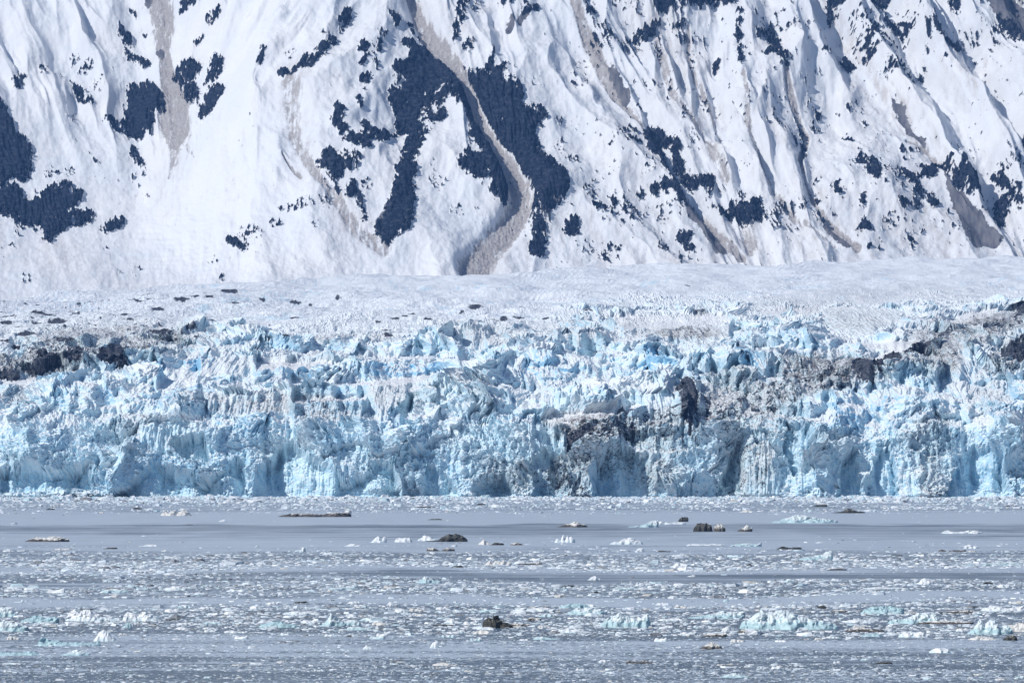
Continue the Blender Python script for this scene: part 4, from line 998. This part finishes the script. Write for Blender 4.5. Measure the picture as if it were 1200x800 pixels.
FL, DF, IB = ("ice_floe", "ice floe"), ("dirty_ice_floe", "dirty ice floe"), ("iceberg", "iceberg")
LIST = [
 (IB,28,80,634.5,9,'M',"0357766887764","cream iceberg with a black base alone at the far left of open water"),
 (FL,63,84,644,4.5,'K',"2445","low grey floe just below the black based cream iceberg"),
 (DF,120,137,643,3,'D',"04777","flat black sliver of ice on the left open water"),
 (FL,164,187,640,3.5,'W',"0368851","smooth thin white floe left of the dark strip in open water"),
 (FL,187,224,604,9.5,'K',"059379568742","lumpy cream floe cluster near the glacier front on the left"),
 (DF,152,167,596.5,3,'D',"0688841","short black bar of ice near the left glacier front"),
 (DF,53,64,597,2.5,'D',"06884","tiny black bar of ice nearest the left end of the glacier front"),
 (FL,256,265,611,3.5,'W',"0696","tiny white double nub above the left open water"),
 (DF,216,226,615,1.6,'D',"05553","hair thin dark sliver under the tiny white double nub"),
 (FL,188,196,646,3.5,'W',"0482","tiny white peak below the smooth thin white floe"),
 (IB,324,411,605.5,12,'M',"023444433345569","long black and cream iceberg with a raised horn at its right end"),
 (FL,433,453,635.5,11,'W',"0269378","upright jagged white chunk, leftmost of three in a row"),
 (FL,462,483,635,8.5,'W',"06868795","blocky white chunk, middle of three in a row"),
 (FL,488,514,633.5,9,'W',"0348875331","white chunk leaning against the dark olive mound"),
 (DF,497,549,634.5,10.5,'B',"0111126799987740","dark olive mound shaped ice with a flat tail to its left"),
 (FL,560,577,638,9,'K',"149521","small ice with a white horn right of the dark olive mound"),
 (DF,574,590,638.5,4,'B',"048997","flat black slab beside the white horned piece"),
 (DF,499,533,645.5,6.5,'S',"0769520268874","two joined black and white lumps below the dark olive mound"),
 (FL,344,358,646,9,'W',"023285","small white piece with a thin upright spike"),
 (FL,402,427,640,4.5,'W',"0247885420","flat white dome left of the three white chunks"),
 (DF,486,509,594.5,2,'D',"057887","long thin black line of ice by the central glacier front"),
 (DF,501,518,609,2.2,'D',"057885","dark thin sliver above the three white chunks"),
 (IB,486,518,683,11,'C',"013599653331","aqua pyramid shaped floe on the dark middle strip"),
 (FL,564,600,662,8,'K',"004926859365","jagged cream and white row of lumps on the middle brash"),
 (DF,529,542,664.5,3.5,'D',"06886","small black pebble of ice left of the jagged cream row"),
 (DF,557,570,591.5,3,'D',"0588842","grey brown lump lying in the rubble under the central front"),
 (DF,598,613,638.5,4.5,'S',"3589752","little black and white bar right of the flat black slab"),
 (IB,651,690,617.5,8.5,'M',"0124557986530","cream topped iceberg with brown base in the centre of far water"),
 (IB,648,674,635.5,12.5,'W',"005329486752","ragged white star shaped floe in the middle of open water"),
 (IB,714,754,637.5,9.5,'W',"0243588998641","white dome floe with one dark crack, right of the ragged star"),
 (FL,735,772,617.5,11,'C',"0111223457899","pale wedge of ice rising to its right end, far water"),
 (FL,768,804,614,6,'W',"247653354443","low white ridge joining the pale wedge to the green boulder"),
 (DF,794,807,611,7,'B',"059998","dark green ice boulder behind the low white ridge"),
 (IB,812,835,622.5,14,'B',"04789999875","large black ice boulder with a steep right face"),
 (DF,836,850,622.5,12,'S',"0989975","black and white ice boulder touching the large black boulder"),
 (FL,864,882,622.5,10,'M',"024569857","white topped piece on a black base right of the two boulders"),
 (FL,804,850,639,4.5,'W',"056544455454","thin white bar of ice below the black boulders"),
 (FL,855,893,640,7.5,'C',"03445665449","pale aqua bar ending in an upright tip"),
 (FL,742,756,646,6,'W',"026872","little white heap below the white dome floe"),
 (DF,769,786,646.5,2.5,'D',"0688655","thin black line right of the little white heap"),
 (DF,605,635,661.5,5.5,'S',"0343344489","brown ice streak ending in a black knob on the middle brash"),
 (FL,785,812,665,8,'W',"0258877531","white mound in the brash band under the thin white bar"),
 (FL,688,705,679.5,6.5,'W',"0379742","single white hump floating on the dark middle strip"),
 (DF,657,673,688,4,'D',"0676886","black notched floe below the single white hump"),
 (DF,873,881,663.5,4,'D',"0798","black pebble of ice on the right middle brash"),
 (FL,804,815,675.5,3,'W',"0386","faint white nub on the dark strip right of the single hump"),
 (DF,866,881,600,4,'K',"0369875","greyish lump near the front above the white topped piece"),
 (IB,904,984,612.5,12,'C',"0225689987655432","long low white iceberg with aqua fringe, far right water"),
 (DF,974,1015,601,7,'D',"0123796432","dark peaked mound right of the long low white iceberg"),
 (DF,950,970,593.5,4,'D',"036788","dark double lump at the waterline of the right glacier front"),
 (FL,1104,1153,625,5.5,'W',"0678544557998743","flat white slab alone at far right of open water"),
 (DF,910,940,643.5,5.5,'B',"0386544565","brown twin humped ice on the right open water"),
 (IB,934,977,656,14,'C',"0123334556899","aqua floe with a bulging white head at its right end"),
 (DF,1100,1134,646,6,'S',"0532233443","cream and black flat floe at the right edge of the brash"),
 (FL,1129,1147,642.5,6.5,'W',"0798654","white block tucked behind the cream and black flat floe"),
 (DF,969,993,668,3,'D',"0568874","thin dark sliver below the aqua floe with white head"),
 (FL,955,965,636,2.5,'W',"0582","tiny white speck above the bulging aqua floe"),
 (IB,1075,1094,684.5,9,'W',"03799866","arched white floe on the right end of the dark strip"),
 (DF,1151,1167,684,4,'D',"0478620","small black lump right of the arched white floe"),
 (IB,-8,21,722.5,14,'C',"6789987542","pale aqua block cut by the left edge, upper of the pair"),
 (IB,-8,33,739.5,16,'C',"788998776553","pale aqua block cut by the left edge, lower of the pair"),
 (IB,22,68,729.5,11,'T',"045688876775","teal slab of clear ice behind the left edge blocks"),
 (IB,74,142,727.5,18,'W',"05896788643333220","long white floe with a lumpy left half, left foreground"),
 (IB,142,189,727.5,16,'W',"0688764788754310","two tiered white and aqua floe right of the lumpy long floe"),
 (FL,143,154,735.5,8,'T',"04899","small round aqua pebble under the two tiered floe"),
 (IB,42,116,756.5,15,'T',"0965443333332334","long teal floe rising to a sharp left tip"),
 (IB,108,138,751,16,'W',"0257999974310","white lumpy peak behind the right end of the long teal floe"),
 (FL,-8,50,767.5,8,'T',"555444545676310","thin teal slab reaching in from the left edge, lowest there"),
 (FL,68,106,767.5,9,'C',"01246886531","low pale mound right of the lowest teal slab"),
 (FL,262,290,741.5,4.5,'W',"078765541","bright white flat bar on dark brash, left of centre"),
 (DF,191,212,726.5,2.5,'D',"078886","black thin bar right of the two tiered floe"),
 (FL,115,151,694,7,'C',"0356776541","aqua low floe in the left brash above the pale strip"),
 (FL,189,219,691.5,8,'W',"0355687985","white knobbly floe right of the aqua low floe"),
 (FL,264,291,693,5.5,'W',"0466545421","rounded pale floe at the right of the knobbly white one"),
 (FL,121,139,699.5,4,'K',"025786","short cream floe under the aqua low floe"),
 (IB,374,406,733.5,19,'C',"0136975432","pale aqua pyramid in the left centre foreground"),
 (FL,399,423,732.5,11,'C',"0457765","aqua shoulder block touching the pale aqua pyramid"),
 (DF,343,360,706.5,3.5,'D',"0577886","dark oval floe on the pale strip left of centre"),
 (FL,452,462,709.5,7,'W',"04972","small white cone on the pale strip"),
 (FL,459,479,717.5,8,'W',"0477653","white lump just below the small white cone"),
 (IB,564,602,735.5,18,'B',"04678998776554320","tall dark brown jagged iceberg in the centre foreground"),
 (DF,590,622,733.5,7,'S',"0455655453","speckled dark floe stretching right from the tall brown iceberg"),
 (FL,520,544,730,9,'W',"0368743221","white humped floe left of the tall brown iceberg"),
 (DF,502,532,733.5,3,'D',"05777775","thin dark bar left of the tall brown iceberg"),
 (FL,404,436,738,8,'C',"0456654442","aqua flat floe below the pale pyramid"),
 (FL,424,438,760.5,7,'W',"02796431","lone small white peak on the pale near water"),
 (FL,503,514,759,11,'W',"0378998","small upright white block below the white humped floe"),
 (FL,506,536,779.5,7,'K',"0355553213","faint cream floe low in the centre foreground"),
 (IB,302,352,735,10,'T',"05567787654431","teal low floe left of the pale aqua pyramid"),
 (DF,406,412,745.5,3,'B',"089","tiny black crumb below the aqua flat floe"),
 (FL,553,578,742.5,7,'K',"0356876521","cream rounded floe just below the tall brown iceberg"),
 (FL,655,692,712,8,'T',"0457887653","teal flat block behind the white ones right of centre"),
 (IB,664,712,720,13,'C',"0357768866655","white and aqua double block just right of centre"),
 (IB,704,763,735,24,'C',"03577887665566783","big jagged aqua iceberg with square right shoulder, right of centre"),
 (FL,652,691,741,7,'W',"066665676421","bright flat white floe left below the big jagged aqua iceberg"),
 (FL,624,656,749,7,'C',"04565443211","aqua flat floe below the bright flat white one"),
 (DF,690,702,694.5,3.5,'D',"046875","brown oval floe on the pale strip right of centre"),
 (FL,631,651,722.5,8,'C',"02476543","small pale block right of the arched dark edged floe"),
 (DF,617,634,727,6,'S',"078765","arched floe with a dark outline right of the speckled floe"),
 (DF,820,852,746,8,'M',"0145565578","cream block with dark brown base on the right foreground"),
 (FL,844,857,740,9,'W',"036898","white knob behind the brown based cream block"),
 (DF,863,884,741.5,7.5,'S',"0457764432","pinkish brown low floe right of the white knob"),
 (DF,819,847,760,10,'S',"0246899752","olive grey mound below the brown based cream block"),
 (DF,733,768,777,8.5,'S',"05332354220","brownish broken floe low at right of centre"),
 (FL,699,713,775.5,5,'W',"0257742","small pale hump left of the brownish broken floe"),
 (FL,844,879,793.5,7,'C',"0246875431","pale mound near the bottom edge right of centre"),
 (IB,806,874,724.5,14,'C',"01123344567665577","low aqua shelf leading up to the largest iceberg"),
 (IB,868,986,737.5,29,'C',"045679788998776655443321","largest white and aqua iceberg, humped on the left, right foreground"),
 (IB,1009,1061,719.5,13,'T',"0578888888765","flat topped aqua slab right of the largest iceberg"),
 (IB,1041,1103,730.5,16,'C',"0344345689998874","white dome with a teal left tongue, far right foreground"),
 (DF,1073,1143,731,7,'M',"0345666555543","long black edged floe under the white dome"),
 (IB,1134,1188,743,23,'C',"02369579864553","jagged white and aqua iceberg near the right edge"),
 (IB,1172,1212,740,16,'K',"0356688777","grey streaked block cut by the right edge"),
 (DF,1175,1193,750,8,'D',"0479985","dark olive lump below the jagged right edge iceberg"),
 (FL,1134,1171,749.5,7,'K',"03467655431","cream flat floe left of the dark olive lump"),
 (DF,989,1037,740,9,'M',"0245766554432","white floe with olive base below the aqua slab"),
 (FL,1007,1036,745.5,5,'T',"0567765","teal strip under the olive based white floe"),
 (IB,1053,1090,746.5,11,'W',"0467766777643","pale tilted block below the long black edged floe"),
 (DF,957,969,712.5,5,'B',"0478963","black pebble of ice above the largest iceberg"),
 (DF,974,997,717,5,'M',"0456675410","cream sliver with a dark left end beside the black pebble"),
 (FL,1089,1120,764.5,9,'W',"0467776520","pale flat block alone in the near right water"),
 (DF,1024,1046,777.5,4,'D',"0467765","thin dark bar low in the right foreground"),
 (DF,1098,1153,718.5,7,'S',"0334455676553","grey and cream long floe behind the white dome"),
 (FL,1150,1208,716,10,'W',"04567654456787","white ragged floe at the right edge above the jagged iceberg"),
 (FL,967,986,747.5,4,'W',"0577642","thin bright floe just under the largest iceberg"),
 (FL,989,1026,729.5,7,'W',"0355676431","white low floe touching the right end of the largest iceberg"),
 (FL,206,236,706,3.5,'W',"024554320","very thin white floe on the left pale strip"),
 (FL,235,262,731,6,'C',"0246655320","pale blue smear of ice left of the bright white bar"),
 (FL,560,590,717,7,'C',"0467654310","pale block behind the tall brown iceberg"),
 (FL,600,655,716,8,'W',"045645676543","low white ridge of ice behind the speckled dark floe"),
 (FL,770,806,727,6,'W',"03544556420","white low floe left of the aqua shelf"),
 (FL,330,376,720,8,'W',"0345664566540","long white ragged floe above the pale aqua pyramid"),
 (FL,420,452,727,7,'C',"0356543321","aqua crumbled floe between the pyramid and the white humped floe"),
 (FL,0,30,778,4,'W',"034454320","faint white floe at the lower left corner"),
 (FL,180,212,654,4,'W',"0345543","white flat streak in the left middle brash"),
 (FL,640,668,666,4,'W',"034565430","white flat streak left of centre in the middle brash"),
 (FL,415,450,658,4,'W',"0345654320","flat white floe in the middle brash below the white dome"),
 (FL,1130,1200,662,6,'C',"03345566554","long pale floe at the right end of the middle brash"),
 (FL,715,752,690,4,'C',"034565430","thin aqua floe below the dark middle strip"),
 (FL,1010,1060,690,5,'W',"0345654543","thin white floe below the dark strip on the right"),
 (FL,380,420,690,5,'C',"034565430","thin aqua floe below the dark strip, left of the aqua pyramid floe"),
]
for k, e in enumerate(LIST):
    (nm, ct), x0, x1, bs, hp, kd, pf, lb = e
    berg(nm, ct, x0, x1, bs, hp, kd, pf, lb, seed=k + 1)

# look-alike small floes: individuals of one kind, sharing a few meshes
def small_floes(n, r0, r1, wpx, group, label, seed, kinds="WWWCK"):
    rs = np.random.default_rng(seed)
    protos = []
    for j in range(6):
        pf = "0" + "".join(str(int(c)) for c in rs.integers(4, 10, 6)) + "2"
        o = berg("ice_chunk", "ice chunk", 600 - wpx / 2, 600 + wpx / 2, (r0 + r1) / 2, wpx * rs.uniform(.22, .38), kinds[j % len(kinds)], pf, label, group, seed=seed * 13 + j, parts=False)
        protos.append(o)
    placed = []; tries = 0
    while len(placed) < n and tries < n * 60:
        tries += 1
        v = rs.uniform(r0, r1); u = rs.uniform(5, 1195); d = float(row2d(v)); x = (u - 600) / FPX * d
        c, _ = band(np.array([x], np.float32), np.array([d], np.float32))
        if rs.random() > c[0] ** 1.5: continue
        if any(e[1] - 6 < u < e[2] + 6 and abs(e[3] - e[4] * .4 - v) < e[4] * .7 + 3 for e in LIST): continue
        if any(abs(u - a) < wpx * 1.3 and abs(v - b) < 3 for a, b in placed): continue
        placed.append((u, v))
        i = len(placed) - 1
        o = protos[i] if i < len(protos) else protos[int(rs.integers(len(protos)))].copy()
        if i >= len(protos): link(o)
        s = float(rs.uniform(.45, 1.25)) * (d / float(row2d((r0 + r1) / 2)))
        o.location = (x, d, 0); o.scale = (s, s, s * float(rs.uniform(.6, 1.1))); o.rotation_euler = (0, 0, float(rs.uniform(-.7, .7)))
small_floes(48, 755, 799, 11, "small ice chunks in the nearest water", "small pale ice chunk scattered in the fine brash of the nearest water", 3)
small_floes(62, 705, 752, 17, "small ice chunks between the big floes", "small white or grey ice chunk drifting in the brash between the big floes", 4)
small_floes(40, 643, 700, 9, "small ice chunks on the middle brash bands", "small white ice chunk in the narrow middle brash bands", 5, "WWWWC")
# ------------------------------------------------------------------ air
def build_haze():
    x, y0, y1, z0, z1 = 7500, -200, 9800, -6, 2600
    V = [(-x, y0, z0), (x, y0, z0), (x, y1, z0), (-x, y1, z0), (-x, y0, z1), (x, y0, z1), (x, y1, z1), (-x, y1, z1)]
    F = [(0, 3, 2, 1), (4, 5, 6, 7), (0, 1, 5, 4), (1, 2, 6, 5), (2, 3, 7, 6), (3, 0, 4, 7)]
    m = bpy.data.materials.new("haze"); m.use_nodes = True
    nt = m.node_tree; nt.nodes.clear()
    v = nt.nodes.new("ShaderNodeVolumePrincipled")
    v.inputs["Color"].default_value = HAZE_COL
    v.inputs["Density"].default_value = HAZE_DENS
    v.inputs["Anisotropy"].default_value = 0.0
    o = nt.nodes.new("ShaderNodeOutputMaterial"); nt.links.new(v.outputs[0], o.inputs["Volume"])
    ob = mesh_from("haze", V, F, m)
    tag(ob, "thin blue air between the viewer and the mountain", "haze", kind="stuff")
HAZE_COL = (.18, .43, 1.0, 1)
HAZE_DENS = 5.0e-5
build_haze()
